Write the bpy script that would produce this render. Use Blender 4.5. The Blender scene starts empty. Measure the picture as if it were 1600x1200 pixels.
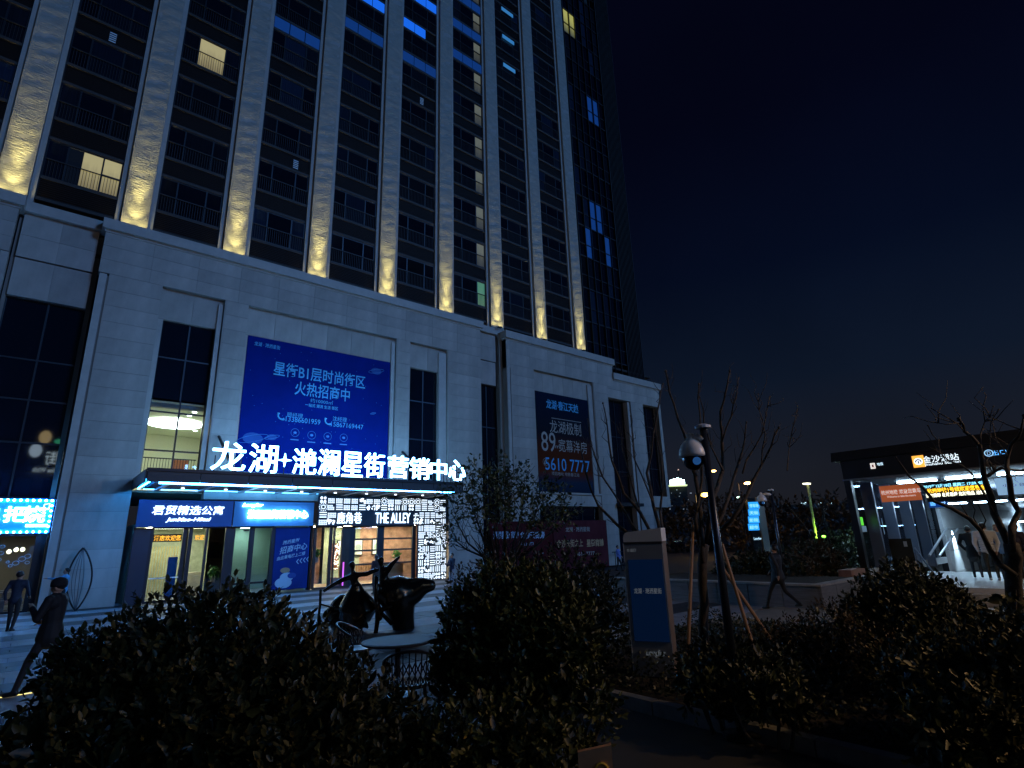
import bpy, math, random
import numpy as np
from mathutils import Vector
random.seed(7); RNG = np.random.default_rng(11)
S = bpy.context.scene
COL = S.collection
rad = math.radians

# ---------------------------------------------------------------- camera
CAM = np.array([0.0, 0.0, 2.15])
FPX, PIT, ROL, YAW = 864.9, 0.27504, -0.03289, 0.70463
_f = np.array([math.sin(YAW)*math.cos(PIT), math.cos(YAW)*math.cos(PIT), math.sin(PIT)])
_r0 = np.array([math.cos(YAW), -math.sin(YAW), 0.0]); _u0 = np.cross(_r0, _f)
_ri = math.cos(ROL)*_r0 + math.sin(ROL)*_u0
_up = -math.sin(ROL)*_r0 + math.cos(ROL)*_u0
cd = bpy.data.cameras.new('camera'); cam = bpy.data.objects.new('camera', cd); COL.objects.link(cam)
cd.sensor_width = 36; cd.lens = FPX/1600*36; cd.clip_start = 0.05; cd.clip_end = 3000
from mathutils import Matrix
cam.matrix_world = Matrix([[_ri[i], _up[i], -_f[i], CAM[i]] for i in range(3)] + [[0, 0, 0, 1]])
S.camera = cam
def ray(x, y): return (x-800)/FPX*_ri - (y-600)/FPX*_up + _f
def onY(x, y, Y): d = ray(x, y); return CAM + d*((Y-CAM[1])/d[1])
def onX(x, y, X): d = ray(x, y); return CAM + d*((X-CAM[0])/d[0])
def onZ(x, y, Z): d = ray(x, y); return CAM + d*((Z-CAM[2])/d[2])
def onD(x, y, D): return CAM + ray(x, y)*D

# ---------------------------------------------------------------- sky, sun lamp for city light, exposure
SUN_EL, SUN_AZ = rad(20), rad(158)          # light travels to +Y, slightly to -X
w = bpy.data.worlds.new('World'); S.world = w; w.use_nodes = True
nt = w.node_tree; nt.nodes.clear()
out = nt.nodes.new('ShaderNodeOutputWorld'); add = nt.nodes.new('ShaderNodeAddShader')
b1 = nt.nodes.new('ShaderNodeBackground'); b2 = nt.nodes.new('ShaderNodeBackground')
sky = nt.nodes.new('ShaderNodeTexSky'); sky.sky_type = 'NISHITA'; sky.sun_disc = False
sky.sun_elevation = rad(-6); sky.sun_rotation = rad(200)
b1.inputs[1].default_value = 0.05
nt.links.new(sky.outputs[0], b1.inputs[0])
tc = nt.nodes.new('ShaderNodeTexCoord'); sep = nt.nodes.new('ShaderNodeSeparateXYZ')
ramp = nt.nodes.new('ShaderNodeValToRGB'); el = ramp.color_ramp.elements
el[0].position = 0.0; el[0].color = (0.0110, 0.0112, 0.0145, 1)
el[1].position = 1.0; el[1].color = (0.0009, 0.0012, 0.0060, 1)
for p, c in ((0.10, (0.0098, 0.0118, 0.0188, 1)), (0.24, (0.0040, 0.0080, 0.0190, 1)), (0.42, (0.0014, 0.0035, 0.0130, 1)), (0.62, (0.0010, 0.0016, 0.0078, 1))):
    e = el.new(p); e.color = c
nt.links.new(tc.outputs['Generated'], sep.inputs[0]); nt.links.new(sep.outputs[2], ramp.inputs[0])
nz = nt.nodes.new('ShaderNodeTexNoise'); nz.inputs['Scale'].default_value = 2.2; nz.inputs['Detail'].default_value = 4; nt.links.new(tc.outputs['Generated'], nz.inputs[0])
mr_ = nt.nodes.new('ShaderNodeMapRange'); mr_.inputs[1].default_value = .3; mr_.inputs[2].default_value = .7; mr_.inputs[3].default_value = .84; mr_.inputs[4].default_value = 1.16; nt.links.new(nz.outputs[0], mr_.inputs[0])
vs_ = nt.nodes.new('ShaderNodeVectorMath'); vs_.operation = 'SCALE'; nt.links.new(ramp.outputs[0], vs_.inputs[0]); nt.links.new(mr_.outputs[0], vs_.inputs['Scale']); nt.links.new(vs_.outputs[0], b2.inputs[0]); b2.inputs[1].default_value = 1.0
nt.links.new(b1.outputs[0], add.inputs[0]); nt.links.new(b2.outputs[0], add.inputs[1]); nt.links.new(add.outputs[0], out.inputs[0])
sl = bpy.data.lights.new('city_glow', 'SUN'); so = bpy.data.objects.new('city_glow', sl); COL.objects.link(so)  # sun lamp added in place of street level light on the facade
sl.energy = 0.76; sl.color = (0.14, 0.40, 1.0); sl.angle = rad(11)
_d = Vector((-math.cos(SUN_EL)*math.cos(SUN_AZ)*-1*1.0 if False else -math.cos(SUN_EL)*math.sin(rad(22)), math.cos(SUN_EL)*math.cos(rad(22)), -math.sin(SUN_EL)))
so.rotation_euler = _d.to_track_quat('-Z', 'Y').to_euler()
S.view_settings.view_transform = 'Standard'; S.view_settings.look = 'None'
S.view_settings.exposure = 0; S.view_settings.gamma = 1; S.view_settings.use_curve_mapping = False
S.render.engine = 'CYCLES'; S.cycles.use_denoising = True; S.cycles.max_bounces = 6
S.cycles.diffuse_bounces = 3; S.cycles.glossy_bounces = 3; S.cycles.transparent_max_bounces = 12
S.cycles.sample_clamp_indirect = 3; S.cycles.use_light_tree = True
S.cycles.caustics_reflective = False; S.cycles.caustics_refractive = False

# ---------------------------------------------------------------- materials
MATS = {}
def mat(name, col, rough=0.7, metal=0.0, emit=None, es=0.0, noise=0.0, scale=4.0, bump=0.0, bscale=20.0, rnd=0.0, spec=0.5, stretch=None, coord='Object'):
    if name in MATS: return MATS[name]
    m = bpy.data.materials.new(name); m.use_nodes = True; n = m.node_tree; N = n.nodes; L = n.links
    p = N['Principled BSDF']; p.inputs['Roughness'].default_value = rough; p.inputs['Metallic'].default_value = metal
    p.inputs['Base Color'].default_value = (*col, 1); p.inputs['Specular IOR Level'].default_value = spec
    tcn = N.new('ShaderNodeTexCoord'); src = tcn.outputs[coord]
    if stretch:
        mp = N.new('ShaderNodeMapping'); mp.inputs['Scale'].default_value = stretch; L.new(src, mp.inputs[0]); src = mp.outputs[0]
    val = None
    if noise:
        t = N.new('ShaderNodeTexNoise'); t.inputs['Scale'].default_value = scale; t.inputs['Detail'].default_value = 6; t.inputs['Roughness'].default_value = 0.6
        L.new(src, t.inputs[0])
        mr = N.new('ShaderNodeMapRange'); mr.inputs[1].default_value = 0.3; mr.inputs[2].default_value = 0.7
        mr.inputs[3].default_value = 1-noise; mr.inputs[4].default_value = 1+noise; L.new(t.outputs[0], mr.inputs[0]); val = mr.outputs[0]
    if rnd:
        oi = N.new('ShaderNodeObjectInfo'); mr = N.new('ShaderNodeMapRange')
        mr.inputs[3].default_value = 1-rnd; mr.inputs[4].default_value = 1+rnd; L.new(oi.outputs['Random'], mr.inputs[0])
        if val:
            mm = N.new('ShaderNodeMath'); mm.operation = 'MULTIPLY'; L.new(val, mm.inputs[0]); L.new(mr.outputs[0], mm.inputs[1]); val = mm.outputs[0]
        else: val = mr.outputs[0]
    if val:
        vm = N.new('ShaderNodeVectorMath'); vm.operation = 'SCALE'; vm.inputs[0].default_value = col; L.new(val, vm.inputs['Scale']); L.new(vm.outputs[0], p.inputs['Base Color'])
    if bump:
        t = N.new('ShaderNodeTexNoise'); t.inputs['Scale'].default_value = bscale; t.inputs['Detail'].default_value = 8; L.new(src, t.inputs[0])
        b = N.new('ShaderNodeBump'); b.inputs['Strength'].default_value = 1; b.inputs['Distance'].default_value = bump; L.new(t.outputs[0], b.inputs['Height']); L.new(b.outputs[0], p.inputs['Normal'])
    if emit:
        p.inputs['Emission Color'].default_value = (*emit, 1); p.inputs['Emission Strength'].default_value = es
    MATS[name] = m; return m
def glass(name, tint=(0.8, 0.9, 1.0), refl=0.10, rough=0.02):
    if name in MATS: return MATS[name]
    m = bpy.data.materials.new(name); m.use_nodes = True; N = m.node_tree.nodes; L = m.node_tree.links; N.clear()
    o = N.new('ShaderNodeOutputMaterial'); mx = N.new('ShaderNodeMixShader'); t = N.new('ShaderNodeBsdfTransparent'); g = N.new('ShaderNodeBsdfGlossy')
    t.inputs[0].default_value = (*tint, 1); g.inputs['Roughness'].default_value = rough
    lw = N.new('ShaderNodeLayerWeight'); lw.inputs[0].default_value = 0.25; ad = N.new('ShaderNodeMath'); ad.operation = 'ADD'; ad.use_clamp = True; ad.inputs[1].default_value = refl
    ml = N.new('ShaderNodeMath'); ml.operation = 'MULTIPLY'; ml.inputs[1].default_value = 0.6
    L.new(lw.outputs['Fresnel'], ml.inputs[0]); L.new(ml.outputs[0], ad.inputs[0]); L.new(ad.outputs[0], mx.inputs[0])
    L.new(t.outputs[0], mx.inputs[1]); L.new(g.outputs[0], mx.inputs[2]); L.new(mx.outputs[0], o.inputs[0]); MATS[name] = m; return m

STONE = mat('granite_cladding', (0.43, 0.405, 0.37), 0.62, noise=0.20, scale=1.1, bump=0.004, bscale=30, rnd=0.09, stretch=(1, 1, .45))
STONE2 = mat('granite_smooth', (0.46, 0.44, 0.41), 0.5, noise=0.10, scale=2.0, rnd=0.04)
METAL = mat('dark_bronze_metal', (0.035, 0.036, 0.042), 0.42, 0.6, noise=0.15)
FRAME = mat('anthracite_frame', (0.022, 0.026, 0.036), 0.38, 0.4)
LEDGE = mat('grey_brown_ledge', (0.036, 0.029, 0.027), 0.6, noise=0.15)
LOUV = mat('louvre_metal', (0.036, 0.032, 0.034), 0.5, 0.5)
DGLASS = mat('dark_window_glass', (0.004, 0.008, 0.017), 0.03, spec=0.6)
WHITE = mat('white_paint', (0.75, 0.76, 0.78), 0.4)
BLACK = mat('black_paint', (0.01, 0.011, 0.014), 0.35)
LEDW = mat('led_letter_white', (0.8, 0.9, 1.0), 0.5, emit=(0.20, 0.52, 1.0), es=17.0)
LEDB = mat('led_strip_blue', (0.5, 0.7, 1.0), 0.5, emit=(0.13, 0.50, 1.0), es=9.0)
LEDN = mat('led_dot_white', (0.8, 0.8, 0.8), 0.5, emit=(0.80, 0.92, 1.0), es=1.6)

# ---------------------------------------------------------------- mesh helpers
class MB:
    def __init__(s): s.v = []; s.f = []
    def raw(s, v, f):
        k = len(s.v); s.v.extend([tuple(map(float, p)) for p in v]); s.f.extend([tuple(k+i for i in q) for q in f]); return s
    def box(s, x0, x1, y0, y1, z0, z1):
        return s.raw([(x0,y0,z0),(x1,y0,z0),(x1,y1,z0),(x0,y1,z0),(x0,y0,z1),(x1,y0,z1),(x1,y1,z1),(x0,y1,z1)],
                     [(0,3,2,1),(4,5,6,7),(0,1,5,4),(1,2,6,5),(2,3,7,6),(3,0,4,7)])
    def quad(s, a, b, c, d): return s.raw([a,b,c,d], [(0,1,2,3)])
    def tube(s, pts, rs, n=8, cap=True):
        pts = [np.array(p, float) for p in pts]; 
        if not hasattr(rs, '__len__'): rs = [rs]*len(pts)
        k = len(s.v); prev = None
        for i, p in enumerate(pts):
            t = pts[min(i+1, len(pts)-1)] - pts[max(i-1, 0)]; t = t/(np.linalg.norm(t)+1e-9)
            if prev is None:
                a = np.array([0, 0, 1.0]) if abs(t[2]) < .9 else np.array([1.0, 0, 0])
                u = np.cross(t, a)
            else: u = prev - t*np.dot(prev, t)
            u /= (np.linalg.norm(u)+1e-9); vv = np.cross(t, u); prev = u
            for j in range(n):
                a = 2*math.pi*j/n; s.v.append(tuple(p + rs[i]*(math.cos(a)*u + math.sin(a)*vv)))
        for i in range(len(pts)-1):
            for j in range(n):
                s.f.append((k+i*n+j, k+i*n+(j+1) % n, k+(i+1)*n+(j+1) % n, k+(i+1)*n+j))
        if cap:
            s.f.append(tuple(k+j for j in reversed(range(n)))); s.f.append(tuple(k+(len(pts)-1)*n+j for j in range(n)))
        return s
    def ell(s, c, r, nu=14, nv=9, fn=None):
        k = len(s.v); c = np.array(c, float)
        for i in range(nv+1):
            th = math.pi*i/nv
            for j in range(nu):
                ph = 2*math.pi*j/nu; d = np.array([math.sin(th)*math.cos(ph), math.sin(th)*math.sin(ph), math.cos(th)])
                q = d*np.array(r)
                if fn is not None: q = fn(d, q)
                s.v.append(tuple(c+q))
        for i in range(nv):
            for j in range(nu):
                s.f.append((k+i*nu+j, k+(i+1)*nu+j, k+(i+1)*nu+(j+1) % nu, k+i*nu+(j+1) % nu))
        return s
    def lathe(s, c, prof, n=16):
        k = len(s.v)
        for (r, z) in prof:
            for j in range(n):
                a = 2*math.pi*j/n; s.v.append((c[0]+r*math.cos(a), c[1]+r*math.sin(a), c[2]+z))
        for i in range(len(prof)-1):
            for j in range(n): s.f.append((k+i*n+j, k+i*n+(j+1) % n, k+(i+1)*n+(j+1) % n, k+(i+1)*n+j))
        s.f.append(tuple(k+j for j in reversed(range(n)))); s.f.append(tuple(k+(len(prof)-1)*n+j for j in range(n)))
        return s
    def mesh(s, name, m, off=(0, 0, 0), smooth=False):
        me = bpy.data.meshes.new(name)
        me.from_pydata([(a-off[0], b-off[1], c-off[2]) for a, b, c in s.v], [], s.f)
        if isinstance(m, (list, tuple)): [me.materials.append(x) for x in m]
        else: me.materials.append(m)
        if smooth: me.polygons.foreach_set('use_smooth', [True]*len(me.polygons))
        me.update(); return me
ORG = {}
def put(name, me, parent=None, kind=None, loc=None):
    o = bpy.data.objects.new(name, me); COL.objects.link(o)
    if parent is not None: o.parent = parent
    if loc is not None: o.location = loc
    if kind: o['kind'] = kind
    return o
def wpos(parent):
    p = np.zeros(3)
    while parent is not None: p = p + np.array(parent.location); parent = parent.parent
    return p
def part(name, mb, m, parent=None, kind=None, smooth=False, label=None):
    off = wpos(parent); o = put(name, mb.mesh(name, m, off, smooth), parent, kind)
    if label: o['label'] = label
    return o
def thing(name, label, cat, loc=(0, 0, 0), group=None):
    o = bpy.data.objects.new(name, None); COL.objects.link(o); o.location = tuple(map(float, loc)); o.empty_display_size = 0.2
    o['label'] = label; o['category'] = cat
    if group: o['group'] = group
    return o
def tag(o, label, cat, group=None):
    o['label'] = label; o['category'] = cat
    if group: o['group'] = group
    return o
def solo(name, mb, m, label, cat, group=None, smooth=False, kind=None):
    vs = np.array(mb.v); b = np.array([(vs[:,0].min()+vs[:,0].max())/2, (vs[:,1].min()+vs[:,1].max())/2, vs[:,2].min()])
    o = put(name, mb.mesh(name, m, b, smooth), None, kind, tuple(b)); tag(o, label, cat, group); return o
_tc = {}
def glyphs(txt, bold=0.0, ext=0.02, shear=0.0):
    k = (txt, bold, ext, shear)
    if k in _tc: return _tc[k]
    cu = bpy.data.curves.new('t', 'FONT'); cu.body = txt; cu.size = 1; cu.extrude = ext; cu.offset = bold; cu.resolution_u = 3; cu.shear = shear
    o = bpy.data.objects.new('t', cu); COL.objects.link(o)
    dg = bpy.context.evaluated_depsgraph_get(); me = bpy.data.meshes.new_from_object(o.evaluated_get(dg))
    v = np.array([q.co[:] for q in me.vertices]) if len(me.vertices) else np.zeros((0, 3)); f = [tuple(q.vertices) for q in me.polygons]
    bpy.data.objects.remove(o); bpy.data.curves.remove(cu); bpy.data.meshes.remove(me)
    _tc[k] = (v, f); return v, f
def text(mb, txt, c, w_, h_, R=(1, 0, 0), U=(0, 0, 1), bold=0.0, ext=0.0, depth=None, shear=0.0):
    """fit text into a w x h rectangle centred on c (w or h may be None: keep proportion)"""
    v, f = glyphs(txt, bold, max(ext, 0.0) and 0.02, shear)
    if len(v) == 0: return mb
    lo, hi = v.min(0), v.max(0); sz = hi-lo
    sx = w_/sz[0] if w_ else None; sy = h_/sz[1] if h_ else None
    if sx is None: sx = sy
    if sy is None: sy = sx
    R = np.array(R, float); U = np.array(U, float); Nn = np.cross(R, U); ct = (lo+hi)/2
    sz_ = (ext/0.04) if ext else 0
    q = np.array(c)[None] + (v[:, :1]-ct[0])*sx*R + (v[:, 1:2]-ct[1])*sy*U + (v[:, 2:3])*sz_*Nn
    return mb.raw(q, f)
def parts(name, mb, m, parent=None, kind=None, smooth=False):
    """every disconnected piece of mb becomes an object of its own"""
    n = len(mb.v); root = list(range(n))
    def fd(i):
        while root[i] != i: root[i] = root[root[i]]; i = root[i]
        return i
    for f in mb.f:
        a = fd(f[0])
        for q in f[1:]:
            b_ = fd(q)
            if a != b_: root[b_] = a
    grp = {}
    for f in mb.f: grp.setdefault(fd(f[0]), []).append(f)
    res = []
    for fs in grp.values():
        ids = sorted({i for f in fs for i in f}); mp = {i: k for k, i in enumerate(ids)}
        q = MB(); q.v = [mb.v[i] for i in ids]; q.f = [tuple(mp[i] for i in f) for f in fs]
        res.append(part(name, q, m, parent, kind, smooth))
    return res
# ---------------------------------------------------------------- ground
ASPH = mat('dark_asphalt', (0.03, 0.03, 0.033), 0.75, noise=0.3, scale=0.6, bump=0.004, bscale=60)
SLABL = mat('light_granite_paving', (0.26, 0.27, 0.30), 0.62, spec=.25, noise=0.22, scale=2.2, rnd=0.12, bump=0.002, bscale=25)
SLABD = mat('dark_granite_paving', (0.040, 0.040, 0.045), 0.58, spec=.2, noise=0.25, scale=2.2, rnd=0.15, bump=0.002, bscale=25)
SOIL = mat('planting_soil', (0.018, 0.013, 0.009), 0.95, noise=0.5, scale=5, bump=0.05, bscale=8)
KERB = mat('kerb_granite', (0.30, 0.29, 0.27), 0.7, noise=0.25, scale=5, rnd=0.08)
g = MB().quad((-400, -300, -0.12), (900, -300, -0.12), (900, 900, -0.12), (-400, 900, -0.12)); part('ground', g, ASPH, kind='structure')
b = MB().box(-30, 23.3, 8.6, 33, -0.10, -0.03); part('plaza', b, ASPH, kind='structure')
plaza = [o for o in COL.objects if o.name == 'plaza'][0]
# banded paving: slabs nearest the lens are single pieces, the rest is one sheet of blocks
sl_l = MB().box(0, 1.19, 0, 0.665, -0.03, 0.0).mesh('slab_light', SLABL); sl_d = MB().box(0, 1.19, 0, 0.665, -0.03, 0.0).mesh('slab_dark', SLABD)
rl, rd = MB(), MB(); cnt = 0
for j in range(36):
    y = 8.7+0.675*j; light = (j//2) % 2 == 0
    for i in range(40):
        x = -24+1.2*i+(0.6 if j % 2 else 0)
        if x > 22.0: continue
        near = ((-4 < x < 0.4 and y < 27) or (6.5 < x < 16.5 and 17 < y < 30)) and cnt < 290
        if near:
            cnt += 1; o = put('slab', sl_l if light else sl_d, plaza); o.location = (x, y, RNG.uniform(-0.002, 0.002))
        else: (rl if light else rd).box(x, x+1.19, y, y+0.665, -0.03, RNG.uniform(-0.002, 0.002))
part('slab', rl, SLABL, plaza, 'stuff'); part('slab', rd, SLABD, plaza, 'stuff')
# walkway between the camera's planting and the hotel
b = MB().box(-30, 6.3, -6, 8.55, -0.10, -0.02); part('pavement', b, mat('pavement_concrete', (0.035, 0.033, 0.034), 0.7, noise=0.3, scale=1.5), kind='structure')
b = MB().box(6.58, 13.2, -3, 8.5, -0.10, 0.03); part('planting_bed', b, SOIL, kind='structure')
b = MB().box(13.35, 20.3, -3, 8.5, -0.10, 0.02); part('footpath', b, mat('footpath_stone', (0.22, 0.21, 0.19), 0.6, noise=0.2, scale=2), kind='structure')
fp = [o for o in COL.objects if o.name == 'footpath'][0]
kb = MB().box(0, 0.15, 0, 0.98, -0.1, 0.10).mesh('kerb_stone', KERB)
kerb = thing('kerb', 'pale granite kerb line edging the dark planting bed in the foreground', 'kerb', (6.42, -2, 0))
for i in range(10): put('kerb_stone', kb, kerb, loc=(0, i*1.0, 0))
b = MB().box(-3.2, 0.9, 12.75, 12.80, 0.004, 0.012)
solo('floor_light_strip', b, mat('strip_yellow', (1, .8, .3), emit=(1.0, 0.78, 0.22), es=1.5), 'thin glowing yellow light strip set in the banded paving at the left edge', 'light strip')
# road beyond with parking marks
b = MB().box(24, 140, 13.5, 27, -0.116, -0.09); part('road', b, ASPH, kind='structure')
road = [o for o in COL.objects if o.name == 'road'][0]
RW = mat('road_paint', (0.75, 0.7, 0.5), 0.6, noise=0.15)
for x, y in ((31, 15.2), (34.5, 15.2), (38, 15.2), (42, 15.2), (47, 17.5), (53, 19.5), (60, 22)):
    mb = MB().box(x, x+0.14, y, y+3.2, -0.088, -0.084); part('parking_line', mb, RW, road)

# ---------------------------------------------------------------- tower
PX0, PD = 1.54, 4.62            # first pillar centre, spacing
ZC = 17.55                      # podium top
FH = 3.28
tower = thing('office_tower', 'tall dark tower with pale stone pillars rising above the podium', 'tower', (16, 31, ZC))
b = MB().box(-24, 43, 31.35, 62, ZC-1, 88); part('wall', b, mat('tower_core', (0.02, 0.021, 0.025), 0.7), tower)
# rough pillar face, real relief in a shared grid mesh
ROUGH = mat('split_face_stone', (0.40, 0.38, 0.33), 0.55, noise=0.18, scale=1.2, bump=0.032, bscale=3.4, stretch=(1.1, 1.1, 3.6))
def pillar_face():
    nx, nz = 9, 420; z0, z1 = 0.0, 68.0
    xs = np.linspace(-0.56, 0.56, nx); zs = z0+(z1-z0)*np.linspace(0, 1, nz)
    v = []; 
    from mathutils import noise as MN
    for z in zs:
        for x in xs:
            d = 0.030*MN.fractal(Vector((x*1.1+3, -.9*x+z*2.6, z*0.3)), 0.8, 2.1, 4)
            if abs(x) > .55: d = 0
            v.append((x, -d-0.012, z))
    f = [(j*nx+i, j*nx+i+1, (j+1)*nx+i+1, (j+1)*nx+i) for j in range(nz-1) for i in range(nx-1)]
    return v, f
fv, ff = pillar_face(); mb = MB().raw(fv, ff); face_me = mb.mesh('rough_face', ROUGH, smooth=True)
core = MB().box(-0.565, 0.565, 0.0, 0.3, -0.3, 68).mesh('pillar_core', STONE2)
flm = [MB().box(*sorted((sgn*0.585, sgn*0.80)), 0.17, 0.50, -.3, 68).mesh('flange', STONE2) for sgn in (-1, 1)]
bars = MB().box(-0.82, 0.82, 0.45, 0.9, -0.3, 68).mesh('pillar_back', STONE2)
for k in range(-2, 9):
    x = PX0+PD*(k-1); gx = (x-16, 30.5-31, 0)
    p = put('pillar', core, tower, loc=gx); put('rough_face', face_me, p); put('flange', flm[0], p); put('flange', flm[1], p); put('pillar_back', bars, p)
# bays
BW = PD-1.62
def bay_parts(w_):
    sp = (MB().box(0, w_, -0.06, 0.12, -0.16, 0.0), MB().box(0, w_, -0.05, 0.12, 2.0, 2.16).box(0, w_, 0.08, 0.14, 2.16, 3.12))
    lv = MB(); z = 2.2
    while z < 3.08:
        lv.raw([(0.03, -0.02, z), (w_-0.03, -0.02, z), (w_-0.03, 0.05, z+0.05), (0.03, 0.05, z+0.05), (0.03, -0.02, z+0.018), (w_-0.03, -0.02, z+0.018), (w_-0.03, 0.05, z+0.068), (0.03, 0.05, z+0.068)],
               [(0,1,2,3),(4,7,6,5),(0,4,5,1)]); z += 0.105
    lv.box(0, 0.04, -0.03, 0.07, 2.16, 3.12).box(w_-0.04, w_, -0.03, 0.07, 2.16, 3.12)
    fr = MB()
    for xx in (0.0, 0.26*w_, 0.72*w_, w_-0.07): fr.box(xx, xx+0.07, -0.01, 0.09, 0, 2.0)
    fr.box(0, w_, 0.0, 0.08, 0, 0.06).box(0, w_, 0.0, 0.08, 1.94, 2.0).box(0.07, 0.26*w_, 0.0, 0.08, 0.95, 1.0).box(0.72*w_+.07, w_-.07, 0.0, 0.08, 0.95, 1.0)
    ra = MB(); ra.box(0.02, w_-0.02, -0.055, -0.02, 0.93, 0.98)
    xx = 0.06
    while xx < w_: ra.box(xx, xx+0.018, -0.05, -0.03, 0.0, 0.93); xx += 0.12
    pn = [MB().box(a+.0, b_, 0.03, 0.05, 0.03, 1.97) for a, b_ in ((0.07, 0.26*w_), (0.26*w_+.07, 0.72*w_), (0.72*w_+.07, w_-.07))]
    return sp, lv, fr, ra, pn
sp, lv, fr, ra, pn = bay_parts(BW)
sp_m, lv_m, fr_m, ra_m = [q.mesh('ledge', LEDGE) for q in sp], lv.mesh('louver', LOUV), fr.mesh('window', FRAME), ra.mesh('railing', LOUV)
CURT = mat('drawn_curtain_blue', (0.010, 0.020, 0.042), 0.8, spec=.08, noise=0.3, scale=2, stretch=(9, 9, 0.3), rnd=0.5)
CURD = mat('drawn_curtain_dark', (0.006, 0.009, 0.016), 0.8, spec=.08, noise=0.4, scale=2, stretch=(9, 9, 0.3), rnd=0.5)
def litmat(name, c_hi, c_lo, es):
    m = bpy.data.materials.new(name); m.use_nodes = True; N = m.node_tree.nodes; L = m.node_tree.links; P = N['Principled BSDF']; P.inputs['Base Color'].default_value = (.2, .18, .12, 1)
    tc_ = N.new('ShaderNodeTexCoord'); s_ = N.new('ShaderNodeSeparateXYZ'); L.new(tc_.outputs['Generated'], s_.inputs[0])
    wv = N.new('ShaderNodeTexNoise'); mp = N.new('ShaderNodeMapping'); mp.inputs['Scale'].default_value = (9, 1, .6); L.new(tc_.outputs['Generated'], mp.inputs[0]); L.new(mp.outputs[0], wv.inputs[0]); wv.inputs['Scale'].default_value = 1.4; wv.inputs['Detail'].default_value = 3
    ad = N.new('ShaderNodeMath'); ad.operation = 'MULTIPLY_ADD'; ad.inputs[1].default_value = .55; L.new(wv.outputs[0], ad.inputs[0]); L.new(s_.outputs[2], ad.inputs[2])
    rp = N.new('ShaderNodeValToRGB'); rp.color_ramp.elements[0].position = .25; rp.color_ramp.elements[0].color = (*c_lo, 1); rp.color_ramp.elements[1].position = 1.1 if False else 1.0; rp.color_ramp.elements[1].color = (*c_hi, 1); L.new(ad.outputs[0], rp.inputs[0]); L.new(rp.outputs[0], P.inputs['Emission Color']); P.inputs['Emission Strength'].default_value = es; MATS[name] = m; return m
WARM = litmat('lit_room_warm', (.85, .74, .34), (.38, .30, .13), .42)
DIMW = litmat('lit_stair_dim', (.52, .52, .32), (.16, .15, .13), .17)
GRN = litmat('lit_stair_green', (.12, .50, .25), (.25, .55, .30), .32)
BLUL = mat('reflected_blue_glow', (0.02, 0.1, 0.4), 0.3, emit=(0.01, 0.16, 0.95), es=0.75, noise=0.4)  # blue LED reflection on the louvers, put in as emission
BLUD = mat('dim_blue_glow', (0.01, 0.04, 0.15), 0.3, emit=(0.01, 0.09, 0.45), es=0.28)  # dim blue emission, for louver reflections and some curtain wall panes
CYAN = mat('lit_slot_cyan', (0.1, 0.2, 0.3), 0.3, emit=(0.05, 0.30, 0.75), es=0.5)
_pc = {}
def pane_me(i, m):
    k = (i, m.name)
    if k not in _pc: _pc[k] = pn[i].mesh('pane', m)
    return _pc[k]
vent = MB()
for q in range(5): vent.box(0.0, 0.30, -0.045, -0.025, 0.13*q, 0.13*q+0.05)
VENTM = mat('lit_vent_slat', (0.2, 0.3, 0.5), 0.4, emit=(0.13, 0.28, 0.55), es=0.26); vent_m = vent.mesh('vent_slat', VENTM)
NF = {-2: 4, -1: 4, 0: 5, 1: 6, 2: 7, 3: 8, 4: 9, 5: 11, 6: 12, 7: 13}
for k in range(-2, 8):
    x0 = PX0+PD*(k-1)+0.81 if k > -2 else PX0+PD*(-3)+.81
    bx = x0-16
    for fl_ in range(-1, NF[k]):
        zb = 19.23+FH*fl_ - ZC
        if fl_ == -1:
            put('louver', lv_m, tower, 'stuff', loc=(bx, -0.2, zb)); [put('ledge', q, tower, loc=(bx, -0.2, zb)) for q in sp_m]; continue
        w0 = put('window', fr_m, tower, loc=(bx, -0.2, zb))
        [put('ledge', q, tower, loc=(bx, -0.2, zb)) for q in sp_m]; put('louver', lv_m, tower, 'stuff', loc=(bx, -0.2, zb)); put('railing', ra_m, tower, 'stuff', loc=(bx, -0.2, zb))
        for i in range(3):
            r = RNG.random(); m = CURT if r < .14 else (CURD if r < .6 else DGLASS)
            if (k, fl_) == (1, 3) and i == 1: m = WARM
            if (k, fl_) == (0, 0) and i == 1: m = WARM
            if (k, fl_) == (0, 0) and i == 2: m = WARM
            if k == 5 and i == 2: m = GRN if fl_ in (0,) else DIMW
            if k == 5 and i == 1: m = DGLASS
            if k in (3, 4) and fl_ > 5 : m = DGLASS
            put('pane', pane_me(i, m), w0)
        if (k, fl_) == (0, 0): part('drape', MB().box(x0+.26*BW+.07, x0+.26*BW+.62, 30.80, 30.825, 19.3, 21.15), mat('drape_dark', (.012, .014, .02), .8), w0); part('transom', MB().box(x0+.72*BW, x0+BW-.05, 30.78, 30.81, 20.2, 20.27), FRAME, w0)
        if RNG.random() < 0.28 and k < 5:
            put('vent_slat', vent_m, tower, loc=(bx+RNG.uniform(.5, 2.2), -0.2, zb+2.28))
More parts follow.
